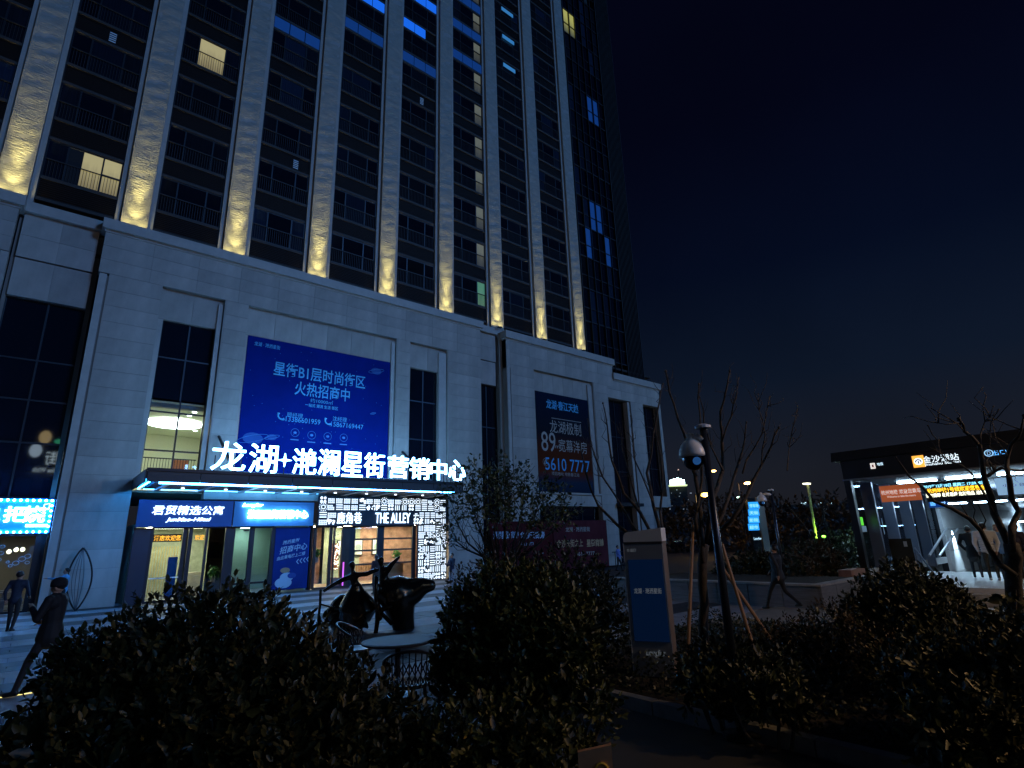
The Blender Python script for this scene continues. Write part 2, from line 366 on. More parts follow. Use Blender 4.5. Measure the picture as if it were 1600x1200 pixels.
# blue LED light reflected in the louver bands, put in as glowing panels
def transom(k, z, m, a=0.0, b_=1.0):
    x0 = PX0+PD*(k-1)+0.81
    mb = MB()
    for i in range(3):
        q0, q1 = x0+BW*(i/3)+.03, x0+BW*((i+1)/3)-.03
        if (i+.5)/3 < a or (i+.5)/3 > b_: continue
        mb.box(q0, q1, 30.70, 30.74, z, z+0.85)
    part('glow_panel', mb, m, tower)
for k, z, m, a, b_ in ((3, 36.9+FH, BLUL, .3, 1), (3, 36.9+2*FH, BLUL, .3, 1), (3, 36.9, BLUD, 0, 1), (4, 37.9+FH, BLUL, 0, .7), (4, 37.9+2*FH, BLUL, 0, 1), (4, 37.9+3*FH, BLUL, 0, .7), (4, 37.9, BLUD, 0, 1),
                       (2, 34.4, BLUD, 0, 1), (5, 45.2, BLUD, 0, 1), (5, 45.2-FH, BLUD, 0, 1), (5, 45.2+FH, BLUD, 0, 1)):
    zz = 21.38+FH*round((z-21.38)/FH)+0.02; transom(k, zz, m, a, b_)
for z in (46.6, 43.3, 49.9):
    x0 = PX0+PD*5+0.81; zz = 20.6+FH*round((z-20.6)/FH); mb = MB().box(x0+.9, x0+2.3, 30.70, 30.74, zz, zz+.38); part('glow_panel', mb, CYAN, tower)
# plain glass above the floors that show
b = MB().box(-24, 34, 31.0, 31.3, ZC, 88); part('wall', b, mat('dark_spandrel', (0.010, 0.011, 0.014), 0.6), tower)
# curtain wall and ribbed corner
cw = MB()
for i in range(7): cw.box(34.9+0.92*i, 34.96+0.92*i, 30.7, 31.0, ZC-1, 88)
for fl_ in range(20): cw.box(34.9, 40.5, 30.78, 30.98, ZC+FH*fl_, ZC+FH*fl_+0.10); cw.box(34.9, 40.5, 30.80, 30.96, ZC+FH*fl_+1.35, ZC+FH*fl_+1.42)
parts('mullion', cw, METAL, tower)
YEL = litmat('lit_room_yellow', (.62, .60, .12), (.03, .03, .012), .55)
cp = {}
for i in range(6):
    for fl_ in range(13):
        r = RNG.random(); m = DGLASS if r < .62 else (CURD if r < .85 else CURT)
        if (i, fl_) in ((1, 11), (0, 11)): m = YEL
        if (i, fl_) in ((2, 4), (3, 4), (1, 3), (4, 3), (3, 8), (4, 8)): m = BLUD
        if m.name not in cp: cp[m.name] = MB().box(0, 0.84, 0, 0.02, 0.0, 3.14).mesh('glass_panel', m)
        put('glass_panel', cp[m.name], tower, loc=(34.97+0.92*i-16, 30.88-31, FH*fl_+0.11))
rb = MB().box(40.5, 43.0, 31.0, 31.35, ZC-1, 88)
for i in range(12): rb.box(40.5+0.21*i, 40.56+0.21*i, 30.72, 31.0, ZC-1, 88)
part('ribbed_panel', rb, mat('ribbed_dark', (0.014, 0.012, 0.013), 0.5), tower)
# uplights at the pillar feet
for k in range(-2, 9):
    x = PX0+PD*(k-1); nm = ['far left', 'leftmost', 'second', 'third', 'fourth', 'fifth', 'sixth', 'seventh', 'eighth', 'ninth', 'rightmost'][k+2]
    t = thing('uplight', f'small yellow uplight at the foot of the {nm} pale stone tower pillar', 'light', (x, 30.22, ZC+0.03), 'uplights at the feet of the tower pillars')
    part('lamp_housing', MB().box(x-0.16, x+0.16, 30.10, 30.30, ZC+0.02, ZC+0.10), BLACK, t)
    for dx, sz, e_, tilt, blend in ((-.30, rad(125), 26, 20, 1.0), (.30, rad(125), 26, 20, 1.0), (0, rad(58), 260, 12, 1.0), (0.02, rad(26), 1700, 5.2, 1.0)):
        l = bpy.data.lights.new('lamp', 'SPOT'); l.energy = e_; l.color = (1.0, 0.85, 0.30); l.spot_size = sz; l.spot_blend = blend; l.shadow_soft_size = 0.05
        lo = bpy.data.objects.new('lamp', l); COL.objects.link(lo); lo.parent = t; lo.location = (dx, -0.06 if sz > 1.5 else -.16, 0.09); lo.rotation_euler = (rad(180-tilt), 0, 0)

# ---------------------------------------------------------------- podium
pod = thing('podium_building', 'pale granite podium building with tall recessed openings below the tower', 'building', (12, 30, 0))
panels = []      # (x0,x1,z0,z1,y)
def wall(x0, x1, z0, z1, y, depth=0.5, pw=2.1, ph=0.78):
    """stone wall region: backing plus proud panels"""
    nx = max(1, round((x1-x0)/pw)); nz = max(1, round((z1-z0)/ph)); dx = (x1-x0)/nx; dz = (z1-z0)/nz
    for j in range(nz):
        for i in range(nx): panels.append((x0+dx*i+.005, x0+dx*(i+1)-.005, z0+dz*j+.005, z0+dz*(j+1)-.005, y))
    back.box(x0, x1, y+0.03, y+depth, z0, z1)
back = MB()
CT, CB = 17.5, 16.98
def pavilion(x0, x1, y, top, cb):
    cor.box(x0-0.16, x1+0.16, y-0.22, y+0.9, cb+0.02, top); cor.box(x0-0.04, x1+0.04, y-0.05, y+0.5, cb-0.10, cb+0.02)
cor = MB()
OT = 14.8
def opening(x0, x1, y, zt, zbot, gx0, gx1, gt, jw=0.20):
    """stepped recess: outer jambs, stone header inside, returns x-range for the infill"""
    # inner frame strip with groove
    hd.box(x0, x1, y+0.32, y+0.62, gt, zt)                           # header
    nn = 2 if x1-x0 < 4 else 6
    for i in range(nn):
        a = x0+(x1-x0)*i/nn; c_ = x0+(x1-x0)*(i+1)/nn
        panels.append((a+.007, c_-.007, gt+.01, zt-.05, y+0.28))
    jm.box(gx0-(gx0-x0), gx0, y+0.30, y+0.75, zbot, gt); jm.box(gx1, x1-0.10, y+0.16, y+0.75, zbot, zt-0.25)
    jm.box(x1-0.045, x1, y+0.03, y+0.75, zbot, zt)
hd, jm = MB(), MB()
YF = 30.0
# main pavilion
pavilion(0.5, 22.65, YF, CT, CB)
wall(0.5, 22.65, OT, CB-0.1, YF)
wall(0.92, 3.10, 0, OT, YF); wall(5.98, 7.10, 4.5, OT, YF); wall(16.05, 16.96, 5.2, OT, YF); wall(19.92, 22.65, 0, OT, YF)
wall(7.10, 16.05, 4.5, 5.9, YF)
back.box(0.56, 0.92, YF+0.06, YF+0.6, 0, OT-0.1)    # side strip with groove
jm.box(0.56, 0.84, YF-0.0, YF+0.3, 0, OT-0.05)
opening(3.10, 5.98, YF, OT, 5.0, 3.34, 5.68, 13.18)
opening(7.10, 16.05, YF, OT, 5.9, 7.26, 15.72, 13.2)
opening(16.96, 19.92, YF, OT, 5.0, 17.15, 19.25, 13.15)
# connectors
for (a, c_) in ((-2.45, 0.30), (22.65, 24.55)):
    cor.box(a, c_+0.05, YF+0.42, YF+1.2, CB+0.10, CT+0.08)
    wall(a, c_, 14.95, CB+0.08, YF+0.65, 0.5, 1.4, 1.0); wall(a, c_, 13.12, 14.90, YF+0.72, 0.4, 1.4, 2)
back.box(0.31, 0.49, YF+.85, YF+1.2, 0, 17.4); back.box(-2.6, -2.46, YF+.85, YF+1.2, 0, 17.4); back.box(-2.5, 0.5, YF+1.3, YF+1.5, 13, 17.5); back.box(22.6, 25.0, YF+1.3, YF+1.5, 13, 17.5)
back.box(24.75, 25.05, YF+0.5, YF+1.0, 0, 17.3)
# left pavilion
pavilion(-14, -2.62, YF, CT, CB); wall(-14, -2.62, OT, CB-.1, YF); wall(-5.2, -2.9, 0, OT, YF); jm.box(-2.88, -2.62, YF+0.04, YF+0.6, 0, OT-0.02)
wall(-14, -9, 0, OT, YF); back.box(-9, -5.2, YF+.5, YF+.8, 0, OT)
# right pavilion
pavilion(25.05, 37.2, YF, CT-0.15, CB-0.2)
wall(25.40, 37.2, OT, CB-.3, YF); wall(25.40, 27.75, 0, OT, YF); wall(34.55, 36.35, 0, OT, YF)
jm.box(25.08, 25.34, YF, YF+0.5, 0, OT-0.3); back.box(25.05, 25.4, YF+.06, YF+.5, 0, CB-.3); wall(25.05, 25.40, OT-0.3, CB-.3, YF)
opening(27.75, 34.55, YF, OT, 5.4, 27.95, 33.95, 13.2)
wall(27.75, 34.55, 4.5, 5.35, YF+0.05); wall(27.75, 34.55, 0, 3.3, YF+0.05)
cor.box(27.75, 34.55, YF-0.10, YF+0.3, 5.36, 5.5)
# end bays
pavilion(37.3, 43.9, YF+0.02, 16.1, 15.5)
wall(36.35, 43.9, 13.8, 15.4, YF+.02); wall(39.4, 41.2, 0, 13.8, YF+.02); wall(43.5, 43.9, 4.6, 13.8, YF+.02); wall(41.2, 43.5, 4.55, 5.5, YF+.02)
jm.box(38.95, 39.25, YF+.05, YF+.6, 0, 13.7); back.box(36.35, 39.4, YF+0.9, YF+1.1, 0, 13.8); back.box(41.2, 43.5, YF+.8, YF+1.0, 0, 13.8)
back.box(24.9, 43.9, YF+2.0, YF+30, 0, 13); back.box(37.3, 43.9, YF+.6, YF+30, 13, 15.4)
# emit panels
panels.sort(key=lambda p: -(p[1]-p[0])*(p[3]-p[2])/((p[0]*p[0]+900)))
rest = MB(); cache = {}
for n_, (x0, x1, z0, z1, y) in enumerate(panels):
    y += RNG.uniform(-0.003, 0.003)
    if n_ < 295:
        kk = (round(x1-x0, 3), round(z1-z0, 3))
        if kk not in cache: cache[kk] = MB().box(0, kk[0], 0, 0.06, 0, kk[1]).mesh('stone_panel', STONE)
        put('stone_panel', cache[kk], pod, loc=(x0-12, y-30, z0))
    else: rest.box(x0, x1, y, y+0.06, z0, z1)
part('stone_panel', rest, STONE, pod, 'stuff')
parts('wall', back, mat('joint_mortar', (0.26, 0.24, 0.22), 0.8), pod); parts('cornice', cor, STONE2, pod); parts('opening_header', hd, STONE, pod); parts('opening_jamb', jm, STONE2, pod)
part('roof', MB().box(-14, 43.9, YF+.8, 62, CT-0.6, CT-0.4), ASPH, pod)
# glazing of the tall openings
GL = glass('clear_glass', refl=0.05)
def glazing(name, x0, x1, z0, z1, y, xs, zs, m=None, bar=0.07, panes=True):
    fr = MB(); xs = [x0]+list(xs)+[x1]; zs = [z0]+list(zs)+[z1]
    for x in xs: fr.box(x-bar/2, x+bar/2, y-0.05, y+0.05, z0, z1)
    for z in zs: fr.box(x0, x1, y-0.04, y+0.04, z-bar/2, z+bar/2)
    w_ = part(name, fr, FRAME, pod)
    if panes:
        for i in range(len(xs)-1):
            for j in range(len(zs)-1):
                part('pane', MB().box(xs[i]+bar/2, xs[i+1]-bar/2, y-0.006, y+0.006, zs[j]+bar/2, zs[j+1]-bar/2), m or DGLASS, w_)
    return w_
glazing('window', 3.34, 5.68, 9.2, 13.18, YF+.5, (4.55,), (11.3,))
glazing('window', 3.34, 5.68, 5.0, 9.2, YF+.5, (4.58,), (5.75+1.0, 8.6), GL)
glazing('window', 17.15, 19.25, 5.0, 13.15, YF+.5, (18.2,), (8.5, 11.0))
glazing('window', -2.45, 0.55, 4.5, 13.12, YF+1.0, (-1.0,), (6.78, 8.62, 10.4))
glazing('window', 22.85, 24.75, 4.5, 13.12, YF+1.0, (23.8,), (7, 10))
glazing('window', 22.85, 24.75, 0, 4.5, YF+1.0, (23.8,), (2.5,))
glazing('window', 36.40, 38.95, 4.9, 13.78, YF+.6, (37.7,), (7.5, 10.5))
glazing('window', 41.25, 43.45, 5.55, 13.78, YF+.6, (42.3,), (8, 11))
glazing('window', 28.0, 33.9, 3.38, 4.45, YF+.35, (29.5, 31.0, 32.5), ())
glazing('window', 36.40, 38.95, 0, 4.6, YF+.6, (37.7,), (2.6,))
part('awning_panel', MB().box(36.3, 39.3, YF-0.5, YF+.5, 4.55, 4.8), FRAME, pod)
# lit upper room behind the second opening
ROOMW = mat('room_wall_cream', (0.62, 0.62, 0.46), 0.8); ROOMC = mat('room_ceiling', (0.72, 0.74, 0.58), 0.8)
def room(x0, x1, y0, y1, z0, z1, wm, cm, fm, parent):
    part('room_wall', MB().box(x0-.1, x1+.1, y1, y1+.1, z0, z1).box(x0-.1, x0, y0, y1, z0, z1).box(x1, x1+.1, y0, y1, z0, z1), wm, parent)
    part('room_ceiling', MB().box(x0, x1, y0, y1, z1, z1+.1), cm, parent); part('room_floor', MB().box(x0, x1, y0, y1, z0-.1, z0), fm, parent)
room(2.6, 7.6, YF+.65, 40, 4.9, 9.15, ROOMW, ROOMC, ROOMW, pod)
LAMPW = mat('ceiling_lamp_white', (1, 1, .9), emit=(1.0, 0.95, 0.72), es=13.0)
lp = MB(); lp.lathe((5.2, 35.6, 9.02), [(1.35, 0), (1.35, .12)], 40); part('ring_lamp', lp, LAMPW, pod)
dl = MB()
for x, y in ((5.6, 31.4), (5.55, 32.3), (5.5, 33.3), (6.9, 35.5), (6.6, 37.5), (3.3, 38)): dl.lathe((x, y, 9.12), [(.11, 0), (.11, .02)], 14)
part('downlight', dl, LAMPW, pod)
part('ceiling_beam', MB().box(2.6, 7.6, 31.0, 31.3, 8.95, 9.15), mat('beam_grey', (.35, .35, .36)), pod)
rl_ = MB().box(3.38, 5.65, 30.9, 30.94, 6.42, 6.47)
for i in range(19): rl_.box(3.4+.12*i, 3.42+.12*i, 30.91, 30.93, 5.0, 6.42)
part('railing', rl_, FRAME, pod)
# shapes inside: a white figure shaped display and an orange screen
part('display_panel', MB().box(5.0, 5.7, 33, 33.1, 6.0, 6.7), mat('orange_panel', (.5, .18, .07), emit=(.5, .16, .05), es=.4), pod)
# ---------------------------------------------------------------- entrance canopy
YC = 26.3
can = thing('entrance_canopy', 'dark flat entrance canopy edged with bright blue light strips and hung on steel rods', 'canopy', (11, 28, 4.8))
fas = MB(); x = 3.14
while x < 18.3:
    fas.box(x+.012, min(x+1.9, 18.35)-.012, YC-0.05, YC+0.02, 4.86, 5.34); x += 1.9
CFAS = mat('canopy_fascia', (0.05, 0.055, 0.065), 0.45, 0.3, noise=.1)
parts('fascia_panel', fas, CFAS, can)
part('canopy_deck', MB().box(3.12, 18.36, YC+.03, 29.95, 4.98, 5.28), CFAS, can)
part('side_fascia', MB().box(3.06, 3.11, YC-.05, 29.95, 4.84, 5.34), CFAS, can); part('side_fascia', MB().box(18.37, 18.42, YC-.05, 29.95, 4.84, 5.34), CFAS, can)
part('gutter', MB().box(3.1, 18.4, YC-.12, YC-.06, 5.28, 5.40), FRAME, can)
sf = MB()
y = YC+.55
while y < 29.6: sf.box(3.5, 18.0, y, y+.07, 4.88, 4.97); y += .17
part('soffit_slat', sf, mat('soffit_slat_dark', (.03, .035, .05), .4, .3), can, 'stuff')
bm_ = MB()
for i in range(9):
    x = 3.9+1.75*i; bm_.raw([(x, YC+.25, 4.80), (x+.16, YC+.25, 4.80), (x+.16, 29.8, 4.80), (x, 29.8, 4.80), (x, YC+.25, 4.98), (x+.16, YC+.25, 4.98), (x+.16, 29.8, 4.98), (x, 29.8, 4.98)], [(0,3,2,1),(0,1,5,4),(1,2,6,5),(2,3,7,6),(3,0,4,7)])
parts('canopy_beam', bm_, mat('canopy_beam_grey', (.16, .18, .2), .4, .3), can)
parts('light_strip', MB().box(3.6, 9.1, YC+.06, YC+.16, 4.80, 4.90).box(9.2, 17.9, YC+.06, YC+.16, 4.82, 4.90), mat('led_strip_front', (.6, .8, 1), emit=(0.06, 0.36, 1.0), es=42), can)
part('light_strip', MB().box(3.25, 3.31, YC+.3, 29.6, 4.86, 4.90), mat('led_strip_side', (.6, .8, 1), emit=(0.02, 0.30, 1.0), es=60), can)
part('light_strip', MB().box(3.5, 11.4, 29.72, 29.80, 4.86, 4.92), mat('led_strip_rear', (.6, .8, 1), emit=(0.08, 0.42, 1.0), es=10), can)
sp_ = MB()
for i in range(8): sp_.lathe((4.8+1.75*i, 28.4, 4.80), [(.07, 0), (.07, .05)], 12)
parts('spotlight', sp_, mat('spot_lens', (1, 1, 1), emit=(.8, .9, 1), es=3), can)
rods = MB()
for x in (6.35, 16.55): rods.tube([(x, 29.98, 7.55), (x+.1, YC+.35, 5.36)], .07, 8)
for x in (4.2, 11.4): rods.tube([(x, 29.98, 7.45), (x+.1, YC+.35, 5.36)], .035, 8) if False else None
parts('tie_rod', rods, FRAME, can)
# big letters on the canopy, each a part of the sign
sg = thing('rooftop_sign', 'big white lit Chinese letters standing along the front edge of the dark canopy', 'sign', (11.5, YC-.02, 5.36))
HW = [('龙', 330, 385, 690, 735), ('湖', 389, 434, 694, 739), ('滟', 457, 495, 701, 741), ('澜', 497, 531, 702, 743), ('星', 534, 567, 706, 745), ('街', 569, 601, 708, 746),
      ('营', 606, 638, 712, 747), ('销', 640, 671, 715, 749), ('中', 672, 698, 718, 750), ('心', 701, 727, 719, 751)]
for ch, xa, xb, ya, yb in HW:
    A = onY(xa, (ya+yb)/2, YC); B = onY(xb, (ya+yb)/2, YC); zc = onY((xa+xb)/2, (ya+yb)/2, YC)[2]
    hh = onY((xa+xb)/2, ya, YC)[2]-onY((xa+xb)/2, yb, YC)[2]
    mb = MB(); text(mb, ch, ((A[0]+B[0])/2, YC, zc), (B[0]-A[0])*.98, hh*1.0, bold=0.003, ext=0.10); part('letter', mb, LEDW, sg)
    part('letter_stand', MB().box(A[0]+.15, A[0]+.19, YC+.02, YC+.05, 5.3, zc).box(B[0]-.2, B[0]-.16, YC+.02, YC+.05, 5.3, zc), FRAME, sg, 'stuff')
c0 = onY(445, 719, YC); st = MB()
pts = []
for i in range(8):
    a = math.pi*i/4; r = .31 if i % 2 == 0 else .07
    pts.append((c0[0]+r*math.sin(a), c0[2]+r*math.cos(a)))
st.raw([(p[0], YC-.05, p[1]) for p in pts]+[(p[0], YC+.05, p[1]) for p in pts], [tuple(reversed(range(8))), tuple(range(8, 16))]+[(i, (i+1) % 8, 8+(i+1) % 8, 8+i) for i in range(8)])
part('star', st, LEDW, sg); part('letter_stand', MB().box(c0[0]-.02, c0[0]+.02, YC+.02, YC+.05, 5.3, c0[2]-.3), FRAME, sg)

# ---------------------------------------------------------------- shop signs
YS = 29.86
def board(name, label, x0, x1, z0, z1, y, m, cat='sign', t=0.12):
    t_ = thing(name, label, cat, ((x0+x1)/2, y, z0)); part('sign_panel', MB().box(x0, x1, y, y+t, z0, z1), m, t_); return t_
NAVY = mat('navy_sign_face', (0.006, 0.035, 0.16), 0.5, emit=(0.0, 0.035, 0.22), es=0.35)
t = board('hotel_sign', 'navy hotel sign with white lit Chinese letters and slanted English name under the canopy', 3.42, 7.30, 3.22, 4.42, YS, NAVY)
def tx(name, t, s, cx, cz, w_, h_, y, m, bold=.01, ext=.04, shear=0, R=(1, 0, 0), c=None):
    mb = MB(); text(mb, s, c if c is not None else (cx, y-.02-(ext/2), cz), w_, h_, R=R, bold=bold, ext=ext, shear=shear); return part(name, mb, m, t)
LW2 = mat('led_letter_soft', (.9, .9, .95), emit=(.60, .80, 1.0), es=3.0)
tx('lettering', t, '君贸精选公寓', 5.42, 3.97, 2.95, .42, YS, LW2, bold=.008, shear=.12); tx('lettering', t, 'JunMao-H0tel', 5.45, 3.53, 1.85, .22, YS, LW2, bold=.02, shear=.3)
t = board('sales_centre_sign', 'bright blue glowing sign with dense white letters and a script name beneath the canopy', 7.36, 11.28, 3.22, 4.42, YS, mat('sky_sign_face', (0.05, 0.20, 0.42), 0.5))
LHOT = mat('led_letter_hot', (.9, .95, 1), emit=(.32, .68, 1.0), es=15)
tx('lettering', t, '滟澜星街营销中心', 9.45, 3.80, 2.98, .42, YS-.06, LHOT, bold=.02, ext=.08)
tx('lettering', t, 'Longfor', 8.18, 4.22, .98, .22, YS-.06, LHOT, bold=.03, shear=.35)
# milk tea shop front: lit dot screen
al = thing('tea_shop_sign', 'shop fascia and side column of glowing white dot pattern around the name THE ALLEY', 'sign', (15.5, YS, 0))
part('sign_panel', MB().box(11.52, 19.68, YS+.02, YS+.12, 3.20, 4.78).box(17.62, 19.68, YS+.02, YS+.12, 0.02, 3.19), mat('dot_backing', (.01, .015, .03), .4), al)
dots = MB()
def disc(mb, x, z, r, y, n=8): mb.raw([(x+r*math.cos(2*math.pi*i/n), y, z+r*math.sin(2*math.pi*i/n)) for i in range(n)], [tuple(range(n))])
def cell(x0, z0, x1, z1):
    ty = random.choice([0, 0, 1, 2, 3, 4, 5, 6])
    if ty in (0, 5):
        p = .095; x = x0+p/2
        while x < x1-.02:
            z = z0+p/2
            while z < z1-.02:
                if ty == 0 or random.random() < .72: dots.raw([(x-.034, YS, z-.034), (x+.034, YS, z-.034), (x+.034, YS, z+.034), (x-.034, YS, z+.034)], [(0, 1, 2, 3)])
                z += p
            x += p
    elif ty == 1:
        p = .19; x = x0+p/2
        while x < x1-.05:
            z = z0+p/2
            while z < z1-.05: disc(dots, x, z, .08, YS); z += p
            x += p
    elif ty == 2:
        z = z0+.05
        while z < z1-.03: dots.raw([(x0+.03, YS, z-.025), (x1-.03, YS, z-.025), (x1-.03, YS, z+.025), (x0+.03, YS, z+.025)], [(0, 1, 2, 3)]); z += .12
    elif ty == 3:
        x = x0+.05
        while x < x1-.03: dots.raw([(x-.025, YS, z0+.03), (x+.025, YS, z0+.03), (x+.025, YS, z1-.03), (x-.025, YS, z1-.03)], [(0, 1, 2, 3)]); x += .12
    elif ty == 4:
        for r in (.10, .20):
            for i in range(12): a = 2*math.pi*i/12; disc(dots, (x0+x1)/2+r*math.cos(a)*1.1, (z0+z1)/2+r*math.sin(a), .03, YS, 6)
    else:
        for _ in range(14): disc(dots, random.uniform(x0+.04, x1-.04), random.uniform(z0+.04, z1-.04), random.choice([.025, .04, .06]), YS, 7)
def fillc(x0, x1, z0, z1, sx, sz):
    nx, nz = max(1, round((x1-x0)/sx)), max(1, round((z1-z0)/sz))
    for i in range(nx):
        for j in range(nz): cell(x0+(x1-x0)*i/nx+.01, z0+(z1-z0)*j/nz+.01, x0+(x1-x0)*(i+1)/nx-.01, z0+(z1-z0)*(j+1)/nz-.01)
fillc(11.56, 19.64, 4.02, 4.74, .46, .36); fillc(11.56, 12.5, 3.24, 3.98, .42, .36); fillc(17.3, 19.64, 3.24, 3.98, .42, .36); fillc(17.66, 19.64, .05, 3.2, .40, .38)
part('light_dot', dots, LEDN, al, 'stuff')
tx('lettering', al, '鹿角巷', 13.28, 3.62, 1.42, .62, YS, LW2, bold=.0); tx('lettering', al, 'THE ALLEY', 15.95, 3.62, 2.25, .58, YS, LW2, bold=.0)
# barbecue shop on the left
t = board('barbecue_sign', 'blazing blue shop sign with a music note and a border of round bulbs', -3.6, 0.50, 3.05, 4.42, 30.55, mat('blue_sign_glow', (0.01, 0.12, 0.5), 0.5, emit=(0.0, 0.16, 0.95), es=1.1), t=.2)
tx('lettering', t, '把', -0.62, 3.80, .80, .62, 30.55, LHOT, bold=.02, ext=.06); tx('lettering', t, '烧', .05-.12, 3.80, .72, .66, 30.55, LHOT, bold=.02, ext=.06); tx('lettering', t, '包', -1.45, 3.80, .7, .62, 30.55, LHOT, bold=.02, ext=.06)
nb = MB(); yy = 30.50
nb.tube([(.19, yy, 3.98), (.19, yy, 4.20), (.36, yy, 4.24), (.36, yy, 4.02)], .022, 6); nb.ell((.16, yy, 3.98), (.05, .02, .035)); nb.ell((.33, yy, 4.02), (.05, .02, .035)); part('music_note', nb, LW2, t)
nb = MB()
for i in range(7): nb.box(-.28+.10*i, -.19+.10*i, 30.49, 30.54, 3.30, 3.40)
part('small_lettering', nb, LHOT, t, 'stuff')
bl = MB()
for i in range(20): bl.ell((.42-.20*i, 30.5, 4.36), (.045, .045, .045), 8, 6); bl.ell((.40-.20*i, 30.5, 3.10), (.04, .04, .04), 8, 6)
for i in range(1, 6): bl.ell((.44, 30.5, 3.10+.21*i), (.04, .04, .04), 8, 6)
parts('bulb', bl, mat('bulb_blue_white', (.8, .9, 1), emit=(.05, .34, 1.0), es=150), t)

# ---------------------------------------------------------------- shop fronts
SHG = glass('shop_glass', refl=0.06, tint=(.85, .92, .95))
sf = thing('hotel_entrance', 'glazed hotel entrance with dark posts, warm gold slats and an amber message board inside', 'entrance', (5.4, 30.2, 0))
glz = lambda par, x0, x1, z0, z1, y, xs, zs, m, bar=.08: None
def front(par, x0, x1, z0, z1, y, xs, zs, bars=None, m=None, frm=None):
    xs = [x0]+list(xs)+[x1]; zs = [z0]+list(zs)+[z1]; b_ = bars or [.08]*len(xs)
    for x, bw in zip(xs, b_): part('post', MB().box(x-bw/2, x+bw/2, y-.06, y+.06, z0, z1), frm or FRAME, par)
    for z in zs: part('rail', MB().box(x0, x1, y-.065, y+.045, z-.045, z+.045), frm or FRAME, par)
    for i in range(len(xs)-1):
        for j in range(len(zs)-1): part('pane', MB().box(xs[i]+.04, xs[i+1]-.04, y-.005, y+.005, zs[j]+.03, zs[j+1]-.03), m or SHG, par)
front(sf, 4.10, 7.30, 0.03, 3.2, 30.2, (5.42, 5.66, 6.35), (), [.16, .14, .16, .10, .30])
part('wall_panel', MB().box(3.42, 4.05, 30.12, 30.3, 0, 3.2), mat('navy_wall', (.015, .025, .05), .4), sf)
part('push_bar', MB().box(4.2, 5.35, 30.08, 30.11, 1.0, 1.05), WHITE, sf)
GOLD = mat('gold_slat', (.55, .42, .16), .35, .6); GRW = mat('lobby_wall', (.40, .43, .32), .7, noise=.2)
room(3.5, 7.4, 30.35, 35, 0.0, 3.3, GRW, ROOMC, SLABL, sf)
gs = MB()
for i in range(16): gs.box(4.0+.12*i, 4.03+.12*i, 33.6, 33.7, 0, 2.4)
part('gold_slat', gs, GOLD, sf, 'stuff')
part('divider', MB().box(5.6, 5.9, 31.5, 31.7, 0, 3.2), BLACK, sf); part('display_stand', MB().box(5.02, 5.4, 31.0, 31.05, .1, 1.9), NAVY, sf)
part('ceiling_lamp', MB().box(4.2, 6.8, 32, 33.5, 3.26, 3.29), mat('lobby_lamp', (1, 1, .8), emit=(1, .92, .62), es=20), sf)
part('counter', MB().box(5.9, 7.0, 33.0, 33.5, 0, 1.1), mat('counter_pale', (.5, .45, .35)), sf)
AMB = mat('amber_led', (.4, .2, .02), emit=(1.0, .42, .04), es=2.2)
mbd = thing('message_board', 'black LED strip in the hotel doorway spelling a welcome in amber characters', 'message board', (4.75, 30.4, 2.62))
part('board', MB().box(4.2, 5.35, 30.40, 30.46, 2.58, 2.92), BLACK, mbd); tx('lettering', mbd, '酒店欢迎您', 4.78, 2.75, 1.08, .25, 30.39, AMB, bold=.02, ext=.01)
tx('lettering', mbd, '欢迎', 6.1, 2.75, .4, .25, 30.45, AMB, bold=.02, ext=.01)
md = thing('sales_entrance', 'glass double doors with dark frames between the hotel and the blue poster', 'entrance', (8.4, 30.2, 0))
front(md, 7.50, 9.40, 0.03, 3.2, 30.22, (8.38,), (.55,), [.18, .22, .18])
room(7.5, 11.2, 30.4, 34.5, 0.0, 3.3, mat('pale_green_wall', (.30, .42, .36), .7), mat('grey_ceiling', (.25, .25, .25)), SLABL, md)
part('ceiling_lamp', MB().box(8.8, 9.2, 33, 34, 3.26, 3.29), mat('office_lamp', (1, 1, 1), emit=(.75, 1.0, .85), es=34), md)
part('closer', MB().box(7.95, 8.2, 30.1, 30.16, 3.0, 3.08), BLACK, md)
DBL = mat('poster_blue', (0.003, 0.028, 0.20), 0.6, spec=.2, noise=.15, scale=1.2); PW = mat('poster_white', (0.40, 0.55, 0.70), 0.5)
ps = thing('poster', 'tall blue poster of slanted white slogans and arrows beside the glass doors', 'poster', (10.4, 30.1, 0.1))
part('poster_sheet', MB().box(9.50, 11.26, 30.12, 30.2, .12, 3.16), DBL, ps)
sh = np.array([1, 0, .16]); sh /= np.linalg.norm(sh); UU = (.12, 0, 1)
for s_, cx, cz, w_, h_ in (('滟澜星街', 10.3, 2.46, .85, .20), ('招商中心', 10.46, 2.12, 1.40, .36), ('由此乘电梯上二楼', 10.36, 1.74, 1.42, .19)):
    mb = MB(); text(mb, s_, (cx, 30.11, cz), w_, h_, R=sh, U=UU, bold=.012); part('lettering', mb, PW, ps)
mb = MB()
for i in range(4):
    x = 10.62+.17*i; z = 1.45+.03*i; mb.raw([(x+.10, 30.11, z+.12), (x, 30.11, z), (x+.10, 30.11, z-.12), (x+.15, 30.11, z-.12), (x+.05, 30.11, z), (x+.15, 30.11, z+.12)], [(0, 1, 4, 5), (1, 2, 3, 4)])
part('arrow', mb, PW, ps, 'stuff')
mb = MB().ell((10.1, 30.11, 1.05), (.24, .004, .13)); part('print_spaceship', mb, mat('print_orange', (.45, .28, .16)), ps)
mb = MB().ell((10.2, 30.112, .72), (.34, .004, .22)).ell((10.05, 30.112, .45), (.42, .004, .26)); part('print_cloud', mb, PW, ps)
mb = MB().ell((10.45, 30.108, .78), (.22, .004, .14)); part('print_helmet', mb, mat('print_deep_blue', (.01, .06, .3)), ps)
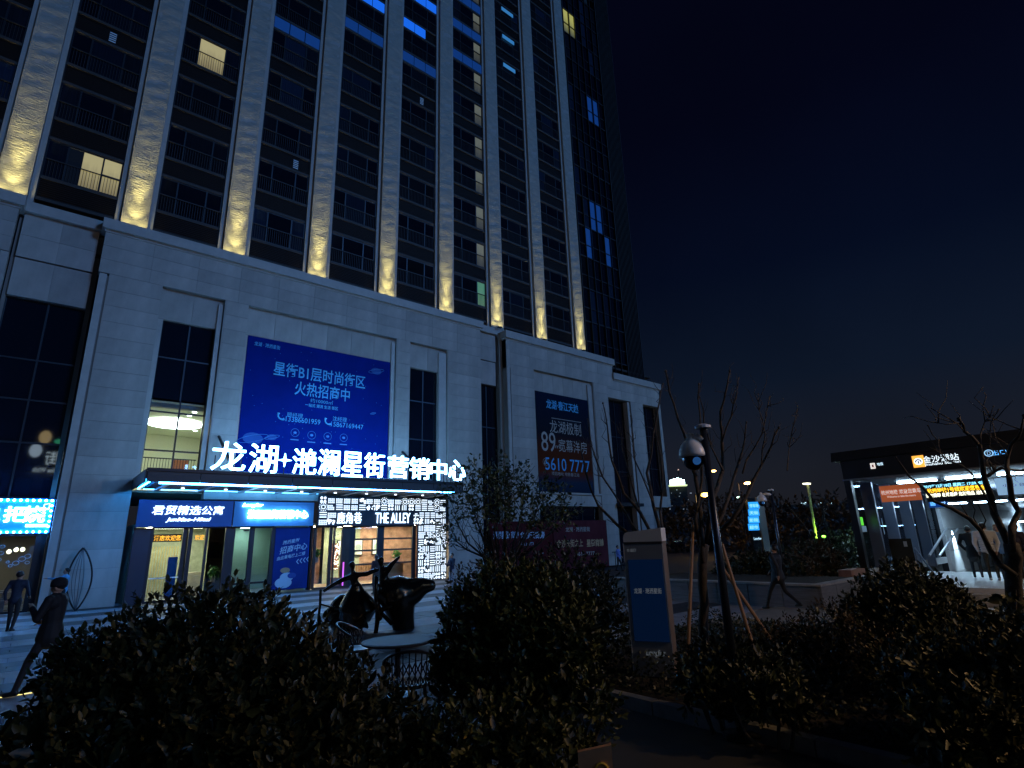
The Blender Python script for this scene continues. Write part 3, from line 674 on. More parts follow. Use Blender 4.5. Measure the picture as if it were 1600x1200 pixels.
# tea shop
ts = thing('tea_shop', 'warm lit tea shop front with dark wooden posts, transoms and a bar counter', 'shop front', (14.5, 30.2, 0))
DW = mat('dark_wood', (.035, .022, .018), .5, noise=.3, stretch=(2, 2, .4))
front(ts, 11.56, 13.1, .05, 3.18, 30.2, (12.42, 12.62), (), [.14, .16, .08, .12], frm=DW)
front(ts, 13.65, 17.55, .05, 3.18, 30.2, (15.36,), (1.12, 1.86, 2.47), [.32, .40, .22])
part('wall_panel', MB().box(13.1, 13.6, 30.15, 30.3, 0, 3.18), DW, ts)
BRW = mat('brick_tan', (.40, .23, .15), .8, noise=.35, scale=3); GNW = mat('sage_wall', (.36, .40, .26), .8, noise=.1)
part('room_wall', MB().box(13.6, 15.9, 34.0, 34.1, 0, 3.3), GNW, ts); part('room_wall', MB().box(15.9, 20, 34.0, 34.1, 0, 3.3), BRW, ts); part('room_wall', MB().box(11.5, 13.6, 34.5, 34.6, 0, 3.3), BRW, ts)
brk = MB()
for j in range(30):
    for i in range(20):
        x = 15.95+.2*i+(.1 if j % 2 else 0); brk.box(x, x+.185, 33.985, 34.0, .01+.11*j, .10+.11*j)
part('brick', brk, BRW, ts, 'stuff')
part('room_ceiling', MB().box(11.5, 20, 30.3, 34.6, 3.28, 3.38), mat('warm_ceiling', (.4, .3, .2)), ts); part('room_floor', MB().box(11.5, 20, 30.2, 34.6, -.02, .02), mat('timber_floor', (.42, .28, .16), .5, noise=.2), ts)
parts('room_wall', MB().box(11.4, 11.5, 30.3, 34.6, 0, 3.3).box(20, 20.1, 30.3, 34.6, 0, 3.3), DW, ts)
WL = mat('tea_lamp', (1, .9, .7), emit=(1, .84, .58), es=105)
lmp = MB()
for x, y in ((12.2, 32.5), (14.3, 32.8), (15.2, 31.6), (16.6, 32.8), (18.5, 32.5)): lmp.box(x-.3, x+.3, y-.3, y+.3, 3.22, 3.26)
parts('ceiling_lamp', lmp, WL, ts)
for i, (x, w_) in enumerate(((14.75, .72), (15.75, .6), (17.0, .62))):
    p = part('picture_frame', MB().box(x-w_/2, x+w_/2, 33.9, 33.96, 1.55, 2.5), BLACK, ts); part('picture', MB().box(x-w_/2+.05, x+w_/2-.05, 33.88, 33.9, 1.6, 2.45), mat('picture_cream', (.7, .75, .65)), p)
    mb = MB(); disc(mb, x, 2.03, .2, 33.87, 20); part('print', mb, mat('picture_print', (.35, .45, .4)), p)
part('counter', MB().box(13.8, 17.4, 31.0, 31.45, 1.06, 1.12), DW, ts); part('counter_front', MB().box(16.2, 17.4, 31.1, 31.4, .05, 1.05), mat('orange_wood', (.5, .22, .07), .5), ts)
sl_ = MB()
for i in range(14): sl_.box(14.0+.15*i, 14.1+.15*i, 32.6, 32.65, .3, 1.0)
part('slat', sl_, mat('orange_wood2', (.45, .22, .08), .5), ts, 'stuff')
or_ = MB()
for _ in range(60): or_.ell((random.uniform(12.72, 13.06), 30.55, random.uniform(.95, 2.25)), (.035, .035, .035), 7, 5)
part('pendant_bulb', or_, mat('warm_bulbs', (1, .8, .6), emit=(1, .72, .5), es=4), ts, 'stuff')
part('pendant_backing', MB().box(12.68, 13.1, 30.65, 30.7, .9, 2.3), mat('copper_screen', (.3, .1, .05)), ts)
part('plinth', MB().box(12.66, 13.1, 30.4, 30.8, .02, .5), mat('copper_plinth', (.5, .16, .09)), ts)
part('light_tube', MB().box(13.14, 13.20, 30.06, 30.1, .1, 1.3), mat('purple_tube', (.6, .2, .6), emit=(.55, .10, .65), es=1.6), ts)
LEAFM = mat('indoor_leaf', (.06, .22, .03), .5); 
def leafball(n, c, r, s, flat=1.0):
    mb = MB()
    for _ in range(n):
        d = RNG.normal(size=3); d /= np.linalg.norm(d); p = np.array(c)+d*np.array(r)*RNG.uniform(.3, 1)
        a = RNG.normal(size=3); a /= np.linalg.norm(a); b_ = np.cross(a, d); b_ /= np.linalg.norm(b_)+1e-9
        mb.raw([p-a*s, p-b_*s*.45, p+a*s, p+b_*s*.45], [(0, 1, 2, 3)])
    return mb
for x, y, z, r, lb in ((11.85, 30.6, 1.75, .28, 'trailing green plant hanging inside the left tea shop door'), (13.95, 31.2, 1.3, .18, 'small green plant on the tea shop counter at the left post'), (17.0, 31.2, 1.5, .28, 'leafy green plant on the right end of the tea shop counter'), (7.0, 31.0, 1.05, .35, 'bright green pot plant standing in the hotel lobby by the door')):
    t = thing('potted_plant', lb, 'plant', (x, y, 0), 'plants inside the shop windows')
    part('foliage', leafball(150, (x, y, z+.05), (r, r, r*1.1), .08), LEAFM, t, 'stuff'); part('pot', MB().lathe((x, y, z-.42), [(.1, 0), (.14, .3)], 12), mat('pot_white', (.4, .38, .35)), t)
# ornaments inside the left shop
lw = thing('restaurant_window', 'tall restaurant window with stickers, round lamps and tables behind the glass at the far left', 'shop front', (-1.5, 30.7, 0))
front(lw, -3.0, .30, .03, 3.0, 30.75, (-1.25,), (), [.1, .1, .34])
room(-4, .5, 31.0, 36, 0, 3.1, mat('greyish_wall', (.32, .28, .22)), mat('dark_ceiling', (.1, .1, .1)), SLABL, lw)
part('ceiling_lamp', MB().box(-2.5, 0, 32, 34, 3.05, 3.08), mat('dining_lamp', (1, .9, .8), emit=(.9, .85, .7), es=2.5), lw)
gl = MB()
for x, z in ((-.63, 2.35), (-.42, 2.42), (-.22, 2.42)): gl.ell((x, 30.9, z), (.08, .08, .09), 12, 8)
parts('globe_lamp', gl, mat('globe_warm', (1, .9, .7), emit=(1, .85, .55), es=3), lw)
stk = MB()
for x, z, r in ((-.85, 2.55, .08), (-.85, 2.3, .08), (-.9, 2.05, .09), (-.6, 1.95, .05), (-.35, 1.9, .1), (-.18, 2.05, .11), (-.02, 2.15, .1), (-.5, 1.8, .06), (0, 1.9, .07), (-.9, 1.75, .06)):
    stk.tube([(x+r*math.cos(a), 30.72, z+r*.8*math.sin(a)) for a in np.linspace(0, 2*math.pi, 12)], .012, 4)
part('window_sticker', stk, PW, lw, 'stuff')
tb = MB()
for x, y in ((-.5, 32.0), (-1.8, 32.4), (-.6, 33.6)):
    tb.box(x-.5, x+.5, y-.35, y+.35, .72, .76); tb.box(x-.04, x+.04, y-.04, y+.04, 0, .72)
    for dx in (-.3, .25): tb.box(x+dx, x+dx+.03, y-.65, y-.62, 0, .9); tb.box(x+dx, x+dx+.35, y-.68, y-.35, .43, .46)
parts('table', tb, mat('table_metal', (.25, .25, .28), .3, .4), lw)

# ---------------------------------------------------------------- billboards
CYT = mat('print_cyan', (0.13, 0.52, 0.90), 0.7, spec=.1); CYD = mat('print_soft_cyan', (0.07, 0.25, 0.60), 0.5)
BB = mat('billboard_blue', (0.001, 0.018, 0.22), 0.8, spec=.08, noise=.12, scale=.5)
bb = thing('billboard', 'huge royal blue billboard with pale Chinese slogans and two phone numbers above the canopy', 'billboard', (11.5, 30.3, 5.9))
part('billboard_sheet', MB().box(7.28, 15.70, 30.26, 30.34, 5.92, 13.19), BB, bb)
def bt(s_, px, py, w_, h_, m=CYT, bold=.0, par=bb, Y=30.25, nm='lettering'):
    c = onY(px, py, Y); mb = MB(); text(mb, s_, c, w_, h_, bold=bold); return part(nm, mb, m, par)
bt('星街B1层时尚街区', 503, 587, 5.35, .82, bold=.012); bt('火热招商中', 505, 612, 3.2, .80, bold=.012)
bt('龙湖 · 滟澜星街', 418, 540, 1.35, .24, CYT, .01); bt('约10000㎡', 503, 627.5, 1.3, .24, CYT, .0); bt('一站式 潮流 生活 街区', 503, 635.5, 1.9, .2, CYT, .01)
bt('顾经理', 461, 649, .85, .27, CYT, .0); bt('13386601959', 474, 657, 1.9, .28, CYT); bt('沈经理', 531, 655, .85, .27, CYT); bt('15867169447', 543, 665, 1.95, .28, CYT)
def handset(px, py):
    c = onY(px, py, 30.25); a = [c+np.array([.22*math.cos(q), 0, .22*math.sin(q)]) for q in np.linspace(rad(150), rad(300), 7)]
    mb = MB().tube(a, [.07, .05, .04, .04, .04, .05, .07], 8); part('print_handset', mb, CYT, bb)
handset(441, 649); handset(514, 657)
for px, py in ((461, 676), (487, 680), (512, 682), (537, 684)):
    c = onY(px, py, 30.25); mb = MB(); mb.tube([(c[0]+.22*math.cos(a), c[1], c[2]+.22*math.sin(a)) for a in np.linspace(0, 2*math.pi, 20)], .012, 4); mb.ell(c, (.09, .005, .07)); mb.box(c[0]-.22, c[0]+.22, c[1]-.004, c[1], c[2]-.42, c[2]-.36)
    part('print_icon', mb, CYD, bb)
for px, py, r in ((588, 580, .34), (395, 685, .5), (425, 683, .25), (583, 646, .12)):
    c = onY(px, py, 30.25); mb = MB().ell(c, (r, .004, r*.62)); part('print_planet', mb, mat('print_faint_blue', (.01, .09, .38)), bb)
    c2 = c; mb = MB().tube([(c[0]+r*1.5*math.cos(a), c[1]-.004, c[2]+r*.35*math.sin(a)+r*.4*math.cos(a)) for a in np.linspace(0, 2*math.pi, 24)], .012, 4); part('print_ring', mb, CYD, bb)
mb = MB()
for _ in range(60): 
    x, z = random.uniform(7.5, 15.5), random.uniform(6.2, 12.9); mb.box(x, x+.03, 30.252, 30.256, z, z+.03)
part('print_star', mb, CYD, bb, 'stuff')
b2_ = thing('billboard', 'tall dark billboard fading from navy to brown with a phone number on the right pavilion', 'billboard', (30.9, 30.3, 5.9))
g2 = bpy.data.materials.new('billboard_navy_brown'); g2.use_nodes = True; N = g2.node_tree.nodes; L = g2.node_tree.links
tcn = N.new('ShaderNodeTexCoord'); sx = N.new('ShaderNodeSeparateXYZ'); rp = N.new('ShaderNodeValToRGB'); L.new(tcn.outputs['Generated'], sx.inputs[0]); L.new(sx.outputs[2], rp.inputs[0]); L.new(rp.outputs[0], N['Principled BSDF'].inputs['Base Color'])
N['Principled BSDF'].inputs['Roughness'].default_value = .9; N['Principled BSDF'].inputs['Specular IOR Level'].default_value = .05
e = rp.color_ramp.elements; e[0].position = 0; e[0].color = (.012, .030, .06, 1); e[1].position = 1; e[1].color = (.004, .016, .045, 1)
for p, c in ((.10, (.02, .04, .08, 1)), (.2, (.13, .030, .014, 1)), (.42, (.10, .026, .014, 1)), (.6, (.012, .018, .03, 1))): q = e.new(p); q.color = c
part('billboard_sheet', MB().box(27.98, 33.92, 30.22, 30.30, 5.52, 13.19), g2, b2_)
P8 = mat('print_pale', (.50, .46, .42), .9, spec=.05); YB = 30.2
for s_, px, py, w_, h_, m, bo in (('龙湖·春江天越', 879, 635, 3.6, .75, CYT, .02), ('龙湖极制', 884, 669, 3.5, 1.0, P8, .0), ('89', 857, 690, 1.5, 1.5, P8, .0), ('㎡', 871.5, 697, .5, .35, P8, 0), ('宽幕洋房', 895.5, 698, 3.2, 1.0, P8, .0),
                              ('5610 7777', 888, 727, 4.9, .95, CYT, .0), ('✆', 852.5, 722, .55, .6, P8, 0), ('项目地址 地铁春江站', 884, 741, 3.0, .28, P8, 0)):
    bt(s_, px, py, w_, h_, m, bo, b2_, YB)
mb = MB()
for i in range(24): mb.box(29.6+.14*i, 29.7+.14*i, YB-.002, YB+.002, 11.18, 11.24)
part('small_lettering', mb, P8, b2_, 'stuff')
# hoardings at the foot
PUR = mat('hoarding_purple_brown', (.11, .028, .036), .9, spec=.05, noise=.45, scale=.35, coord='Object'); PUR2 = mat('hoarding_maroon', (.09, .018, .022), .9, spec=.05, noise=.3, scale=.4)
h1 = thing('hoarding', 'maroon advertising hoarding with pale blue letters, half hidden behind the leafy tree', 'hoarding', (25.7, 29.6, 0)); part('hoarding_board', MB().box(22.85, 28.5, 29.58, 29.66, .05, 3.38), PUR2, h1)
h2 = thing('hoarding', 'purple brown advertising hoarding with gold letters at the foot of the right pavilion', 'hoarding', (31.4, 29.6, 0)); part('hoarding_board', MB().box(28.55, 34.35, 29.56, 29.64, .02, 3.43), PUR, h2)
GOLDP = mat('print_gold', (.70, .46, .26), .9, spec=.05); PB = mat('print_pale_blue', (.45, .65, .85))
bt('滟澜星街 商铺', 791, 836, 2.2, .5, PB, .03, h1, 29.57); bt('金沙天街旁', 832, 836, 2.3, .5, PB, .03, h1, 29.57); bt('5610 7777', 824, 850, 1.2, .22, PB, 0, h1, 29.57)
bt('龙湖 · 滟澜星街', 903, 827, 2.6, .35, P8, .01, h2, 29.55); bt('金沙天街之上', 891, 849, 2.7, .55, GOLDP, .01, h2, 29.55); bt('星街商铺', 930, 848, 1.9, .55, GOLDP, .02, h2, 29.55); bt('5610 7777', 915, 865, 2.0, .26, P8, .01, h2, 29.55)
# handrail by the corner
t = thing('handrail', 'dark tubular handrail running along the pavilion wall by the grey totem sign', 'handrail', (36, 29.3, 0))
part('rail', MB().tube([(34.5, 29.3, 1.02), (36.3, 29.3, 1.02), (36.5, 29.3, 1.2)], .035, 8), BLACK, t); parts('post', MB().tube([(34.8, 29.3, 0), (34.8, 29.3, 1)], .03, 8).tube([(36.2, 29.3, 0), (36.2, 29.3, 1)], .03, 8), BLACK, t)
# opposite side of the street, mirrored in the glass
op = thing('opposite_building', 'plain street block across the square behind the viewer, mirrored in the dark glass', 'building', (10, -24, 0))
part('wall', MB().box(-50, 75, -34, -19, 0, 11.0), mat('opposite_wall', (.12, .11, .10), .8, noise=.2), op)  # height set so this unseen block shades the foreground shrubs
ow = MB(); owl = MB()
for f_ in range(3):
    for i in range(50):
        x = -49+2.45*i; (owl if RNG.random() < .13 else ow).box(x, x+1.5, -18.99, -18.93, 1.2+3.6*f_, 3.2+3.6*f_)
part('window', ow, DGLASS, op, 'stuff'); part('window', owl, mat('opposite_lit', (.5, .5, .4), emit=(.8, .85, .9), es=1.3), op, 'stuff')
c = onY(78, 716, 81); s2 = thing('mall_sign', 'white mall sign with coloured petals on the block opposite, seen mirrored in the left glass', 'sign', (c[0], -18.9, c[2]))
cx, cz = c[0], c[2]; part('sign_post', MB().box(cx-2, cx-1.9, -18.9, -18.8, 10.5, cz).box(cx+2, cx+2.1, -18.9, -18.8, 10.5, cz), FRAME, s2, 'stuff')
for s_, dx, dz, w_, h_ in (('天街', .9, 0, 2.6, 1.5), ('Paradise Walk', .2, -1.35, 3.0, .5)):
    mb = MB(); text(mb, s_, (cx+dx, -18.8, cz+dz), w_, h_, R=(-1, 0, 0), ext=.1, bold=-.0); part('lettering', mb, mat('mall_letter', (1, 1, 1), emit=(.7, .9, 1), es=6), s2)
part('petal', MB().ell((cx-1.35, -18.85, cz+.75), (.55, .1, .75)), mat('petal_white', (1, 1, 1), emit=(.6, .8, 1), es=5), s2); part('petal', MB().ell((cx-.75, -18.85, cz+2.3), (.55, .1, .75)), mat('petal_gold', (1, .8, .4), emit=(1, .75, .35), es=3.5), s2); part('petal', MB().ell((cx+.5, -18.85, cz+1.9), (.42, .1, .28)), mat('petal_green', (.2, .9, .5), emit=(.1, .9, .5), es=3), s2)
# ---------------------------------------------------------------- metro station entrance
SX = 23.44; SZ = .45
TILE = mat('station_stone_tile', (.42, .43, .44), .4, noise=.1, scale=2, rnd=.06); SDK = mat('station_dark_cladding', (.020, .021, .025), .35, .4)
st = thing('metro_station', 'dark boxy metro station entrance with white ceiling tubes and glass side wall', 'station', (30, 3, 0))
part('floor', MB().box(20.6, 27.5, -6, 8.1, -.1, SZ), mat('station_floor', (.50, .50, .50), .35, noise=.12, scale=2), st)
for i, (a, z) in enumerate(((20.25, .30), (19.9, .15))): part('step', MB().box(a, a+.35, -6, 7.2, -.1, z), KERB, st)
part('ramp', MB().raw([(27.5, -6, SZ), (27.5, 8.1, SZ), (42, 8.1, -8), (42, -6, -8), (27.5, -6, SZ-.2), (27.5, 8.1, SZ-.2), (42, 8.1, -8.2), (42, -6, -8.2)], [(0, 3, 2, 1), (4, 5, 6, 7), (0, 1, 5, 4), (3, 7, 6, 2)]), TILE, st)
part('fascia', MB().box(SX, SX+.3, -6, 8.22, 3.97, 4.66), SDK, st); part('fascia_trim', MB().box(SX-.05, SX+.02, -6, 8.25, 3.93, 3.975), mat('trim_steel', (.3, .3, .3), .3, .8), st)
part('roof', MB().raw([(SX-.12, -6.2, 4.67), (SX-.12, 8.5, 4.67), (70, 8.5, 4.67), (70, -6.2, 4.67), (SX+.0, -6.2, 5.03), (SX+.0, 8.5, 5.03), (70, 8.5, 5.03), (70, -6.2, 5.03)], [(0, 1, 2, 3), (4, 7, 6, 5), (0, 4, 5, 1), (1, 5, 6, 2), (2, 6, 7, 3), (3, 7, 4, 0)]), SDK, st)
part('corner_post', MB().box(SX, SX+.25, 8.0, 8.22, 0, 3.97), SDK, st)
part('side_base', MB().box(SX+.25, 34, 8.05, 8.25, SZ, .72), TILE, st)
for i, px in enumerate((1371, 1400, 1427, 1449)):
    X = onY(px, 875, 8.05)[0]; part('column', MB().box(X, X+.14, 7.75, 8.15, SZ, 3.9), mat('column_steel', (.13, .16, .22), .3, .5), st)
part('side_glass', MB().box(SX+.3, 34, 8.16, 8.18, .72, 3.9), glass('station_glass', refl=.08, tint=(.5, .6, .7)), st)
tl = MB()
for i in range(18):
    for j in range(9): tl.box(34+2.0*i+.01, 36+2.0*i-.01, 7.9, 8.05, -5+1.0*j+.012, -4+1.0*j-.012)
ps_ = MB(); part('wall_tile', tl, TILE, st, 'stuff'); part('side_wall', MB().box(34, 70, 8.06, 8.3, -6, 4), SDK, st)
part('end_wall', MB().box(66, 66.3, -6, 8, -8, 4.2), SDK, st); part('side_wall', MB().box(SX+.2, 70, -6.3, -6, -8, 4.6), SDK, st)
part('ceiling', MB().raw([(SX+.3, -6, 3.92), (SX+.3, 8.1, 3.92), (27, 8.1, 3.92), (27, -6, 3.92), (66, 8.1, 2.9), (66, -6, 2.9)], [(0, 1, 2, 3), (3, 2, 4, 5)]), mat('station_ceiling', (.03, .035, .045), .5), st)
TUBE = mat('ceiling_tube', (1, 1, 1), emit=(.50, .76, 1.0), es=42); 
def tube(pl, X):
    """tube light between two picture columns at distance X, hung just under the ceiling"""
    for xa, ya, xb, yb, w_ in pl:
        A, B = onX(xa, ya, X), onX(xb, yb, X); z = (A[2]+B[2])/2
        part('tube_light', MB().box(X, X+w_, min(A[1], B[1]), max(A[1], B[1]), z, z+.05), TUBE, st)
tube(((1333, 761, 1347, 760, .28), (1402, 756, 1461, 750, .28), (1477, 749, 1541, 744, .28), (1558, 743, 1598, 739, .28), (1603, 739, 1660, 734, .28)), 26.1)
tube(((1337, 796, 1346, 796, .4), (1362, 794, 1404, 793, .4), (1482, 788, 1508, 786, .4), (1522, 786, 1571, 783, .4), (1580, 783, 1620, 780, .4)), 33)
tube(((1366, 823, 1426, 821, .8), (1496, 818, 1548, 817, .8), (1561, 817, 1566, 817, .8), (1580, 816, 1620, 815, .8)), 52)
for nm, s_, px, py, w_, h_, c_ in (('lettering', '金沙湖站', 1469, 716, 1.02, .24, (.75, .9, 1)), ('lettering', 'Jinshahu Station', 1472, 724, 1.02, .11, (.75, .9, 1)), ('lettering', '地铁', 1375, 725, .2, .11, (.6, .85, 1)), ('lettering', '出口', 1561, 707, .36, .16, (.1, .4, .9))):
    c = onX(px, py, SX-.02); mb = MB(); text(mb, s_, c, w_, h_, R=(0, -1, 0), bold=.0); part(nm, mb, mat('station_led_%d' % (c_[0]*100), c_, emit=c_, es=1.7), st)
def plate(name, px0, py0, px1, py1, X, m, par=st, t=.03):
    A, B = onX(px0, py0, X), onX(px1, py1, X); part(name, MB().box(X, X+t, min(A[1], B[1]), max(A[1], B[1]), min(A[2], B[2]), max(A[2], B[2])), m, par); return A, B
A, B = plate('metro_logo', 1424, 713, 1446, 729, SX-.03, mat('logo_orange', (1, .5, .1), emit=(1, .42, .06), es=1.3))
cy, cz = (A[1]+B[1])/2, (A[2]+B[2])/2; mb = MB()
mb.raw([(SX-.035, cy+.13*math.cos(a), cz+.12*math.sin(a)) for a in np.linspace(0, 2*math.pi, 20)[:-1]], [tuple(range(19))]); part('logo_disc', mb, mat('logo_white', (1, 1, 1), emit=(.8, .9, 1), es=1.5), st)
mb = MB().tube([(SX-.045, cy+.08*math.cos(a), cz-.03+.09*math.sin(a)) for a in np.linspace(0, math.pi, 10)], .018, 5).box(SX-.05, SX-.045, cy-.015, cy+.015, cz-.08, cz+.02); part('logo_arch', mb, mat('logo_navy', (.02, .03, .12)), st)
plate('exit_icon', 1359, 724, 1368, 732, SX-.03, mat('icon_white', (1, 1, 1), emit=(.8, .75, .7), es=1)); plate('exit_mark', 1362, 726, 1365.5, 730, SX-.04, mat('icon_red', (.6, .1, .08)), t=.005)
c = onX(1545, 708, SX-.02); mb = MB(); mb.tube([(SX-.02, c[1]+.11*math.cos(a), c[2]+.10*math.sin(a)) for a in np.linspace(0, 2*math.pi, 14)], .014, 4); text(mb, 'D', c, .09, .12, R=(0, -1, 0)); part('exit_letter', mb, mat('icon_blue_white', (.4, .7, 1), emit=(.35, .65, 1), es=.9), st)
HX = SX+.6
bn = thing('banner', 'orange strip banner with two lines of white print hanging inside the station mouth', 'banner', (HX, 6.6, 3.1))
plate('banner_sheet', 1373, 760, 1441, 781, HX, mat('banner_orange', (.75, .20, .07), .6, emit=(.75, .18, .06), es=.28), bn)
for s_, px, py, w_, h_ in (('杭州地铁 欢迎您乘车', 1407, 768, 1.25, .17), ('Welcome to take the metro', 1408, 775, .9, .07)):
    mb = MB(); text(mb, s_, onX(px, py, HX-.01), w_, h_, R=(0, -1, 0), bold=.01); part('lettering', mb, mat('banner_white', (1, 1, 1), emit=(.75, .68, .66), es=.7), bn)  # print is no lamp; emission added to lift its contrast
ld = thing('led_display', 'three line LED display in cyan, amber and white under the station ceiling', 'display', (HX, 5, 3.1))
plate('display_case', 1443, 755, 1549, 779, HX, BLACK, ld)
for s_, px, py, w_, h_, c_ in (('2019年12月18日 星期二 17:59:00周三', 1493, 757, 1.85, .12, (.25, .75, 1)), ('杭州地铁1号线欢迎您乘坐!', 1494, 764, 1.66, .17, (1, .55, .03)), ('请勿携带 易燃易爆 危险物品 进站乘车', 1497, 771.5, 1.85, .14, (.9, .9, .7))):
    mb = MB(); text(mb, s_, onX(px, py, HX-.01), w_, h_, R=(0, -1, 0), bold=.02); part('lettering', mb, mat('led_%d' % (c_[2]*100), c_, emit=c_, es=2.2), ld)
bp_ = thing('direction_sign', 'small glowing blue direction sign hung below the LED display', 'sign', (HX, 5.6, 2.75))
plate('sign_box', 1449, 778, 1482, 792, HX+.1, mat('blue_sign', (.01, .06, .25), emit=(.0, .05, .28), es=.6), bp_); plate('sign_glyph', 1452, 781, 1462, 790, HX+.08, mat('blue_glyph', (.3, .7, 1), emit=(.12, .45, .9), es=1), bp_, .01)
mb = MB(); text(mb, '➔', onX(1474, 785, HX+.08), .13, .12, R=(0, -1, 0)); part('arrow', mb, mat('blue_glyph2', (.5, .8, 1), emit=(.3, .6, 1), es=1.2), bp_)
lbx = thing('light_box', 'pale blue light box panel hung at the right of the LED display', 'light box', (HX, 3.4, 3.1)); plate('light_panel', 1553, 748, 1640, 769, HX, mat('panel_blue', (.4, .6, .8), emit=(.22, .42, .66), es=.75), lbx)
mb = MB(); text(mb, '小 心 台 阶', onX(1590, 757, HX-.01), .75, .1, R=(0, -1, 0)); part('lettering', mb, BLACK, lbx)
nb_ = thing('notice_board', 'dark free standing notice board by the glass wall of the station', 'notice board', (25, 7, SZ)); plate('board', 1388, 842, 1434, 893, 25.0, mat('board_dark', (.025, .025, .022), .2), nb_)
plate('notice', 1411, 846, 1418, 854, 24.97, mat('paper_grey', (.3, .3, .32)), nb_, .01)
for nm, a, b_, c_, d_, m in (('green_notice', 1341, 808, 1350, 821, mat('green_lit', (.1, .6, .05), emit=(.10, .65, .02), es=.9)), ('paper', 1343, 822, 1355, 831, PW), ('paper', 1369, 811, 1375, 833, PW), ('paper', 1377, 810, 1383, 835, PW)):
    A, B = onY(a, b_, 8.1), onY(c_, d_, 8.1); q = MB().box(A[0], B[0], 8.10, 8.11, B[2], A[2]); part(nm, q, m, st)
hr = MB(); A, B = onX(1429, 856, 25.5), onX(1462, 900, 24.0); hr.tube([A, B], .035, 8); hr.tube([A, A-np.array([0, 0, A[2]-SZ])], .03, 8); hr.tube([B, B-np.array([0, 0, .4])], .03, 8)
solo('stair_handrail', hr, mat('rail_steel', (.12, .15, .2), .3, .7), 'sloping steel handrail beside the dark notice board in the station', 'handrail')
hr = MB(); A, B = onY(1452, 868, 7.6), onY(1479, 826, 7.6); hr.tube([A, B], .05, 8); hr.tube([A+np.array([.6, -.2, -.05]), B+np.array([1, -.2, -.05])], .05, 8)
part('inclined_rail', hr, mat('rail_light', (.35, .38, .42), .3, .7), st, 'stuff')
l = bpy.data.lights.new('wall_washer', 'SPOT'); l.energy = 2600; l.color = (.55, .8, 1); l.spot_size = rad(50); l.spot_blend = .8
A = onY(1491, 821, 7.75); lo = bpy.data.objects.new('wall_washer', l); COL.objects.link(lo); lo.parent = st; lo.location = tuple(A-np.array([30, 3, 0])); lo.rotation_euler = (rad(8), 0, 0)
for y in (6.3, 3.2, 0.5, -3):
    pass
# planter, low walls
pt = thing('planter', 'long stone edged planter with bushes in front of the station', 'planter', (19, 10, 0))
WB = mat('planter_board', (.12, .12, .125), .6, noise=.3, stretch=(.5, .5, 6)); 
for i in range(7): 
    part('board', MB().box(17.15, 17.24, 7.2+1.05*i, 7.2+1.05*i+1.03, 0, .62), WB, pt)
for i in range(4): part('board', MB().box(17.15+1.05*i, 17.15+1.05*i+1.03, 7.12, 7.19, 0, .62), WB, pt)
part('cap', MB().box(17.1, 17.45, 7.1, 14.6, .63, .68), KERB, pt); part('cap', MB().box(17.46, 21.4, 7.1, 7.4, .63, .68), KERB, pt); part('soil', MB().box(17.25, 21.4, 7.41, 14.5, 0, .6), SOIL, pt)
A = onZ(1318, 917, .2); B = onZ(1357, 918, .2)
solo('brick_plinth', MB().box(21.6, 22.9, 7.9, 8.3, 0, .8), mat('red_brown_stone', (.20, .085, .05), .7, noise=.25), 'low reddish brown plinth at the left foot of the station', 'plinth')

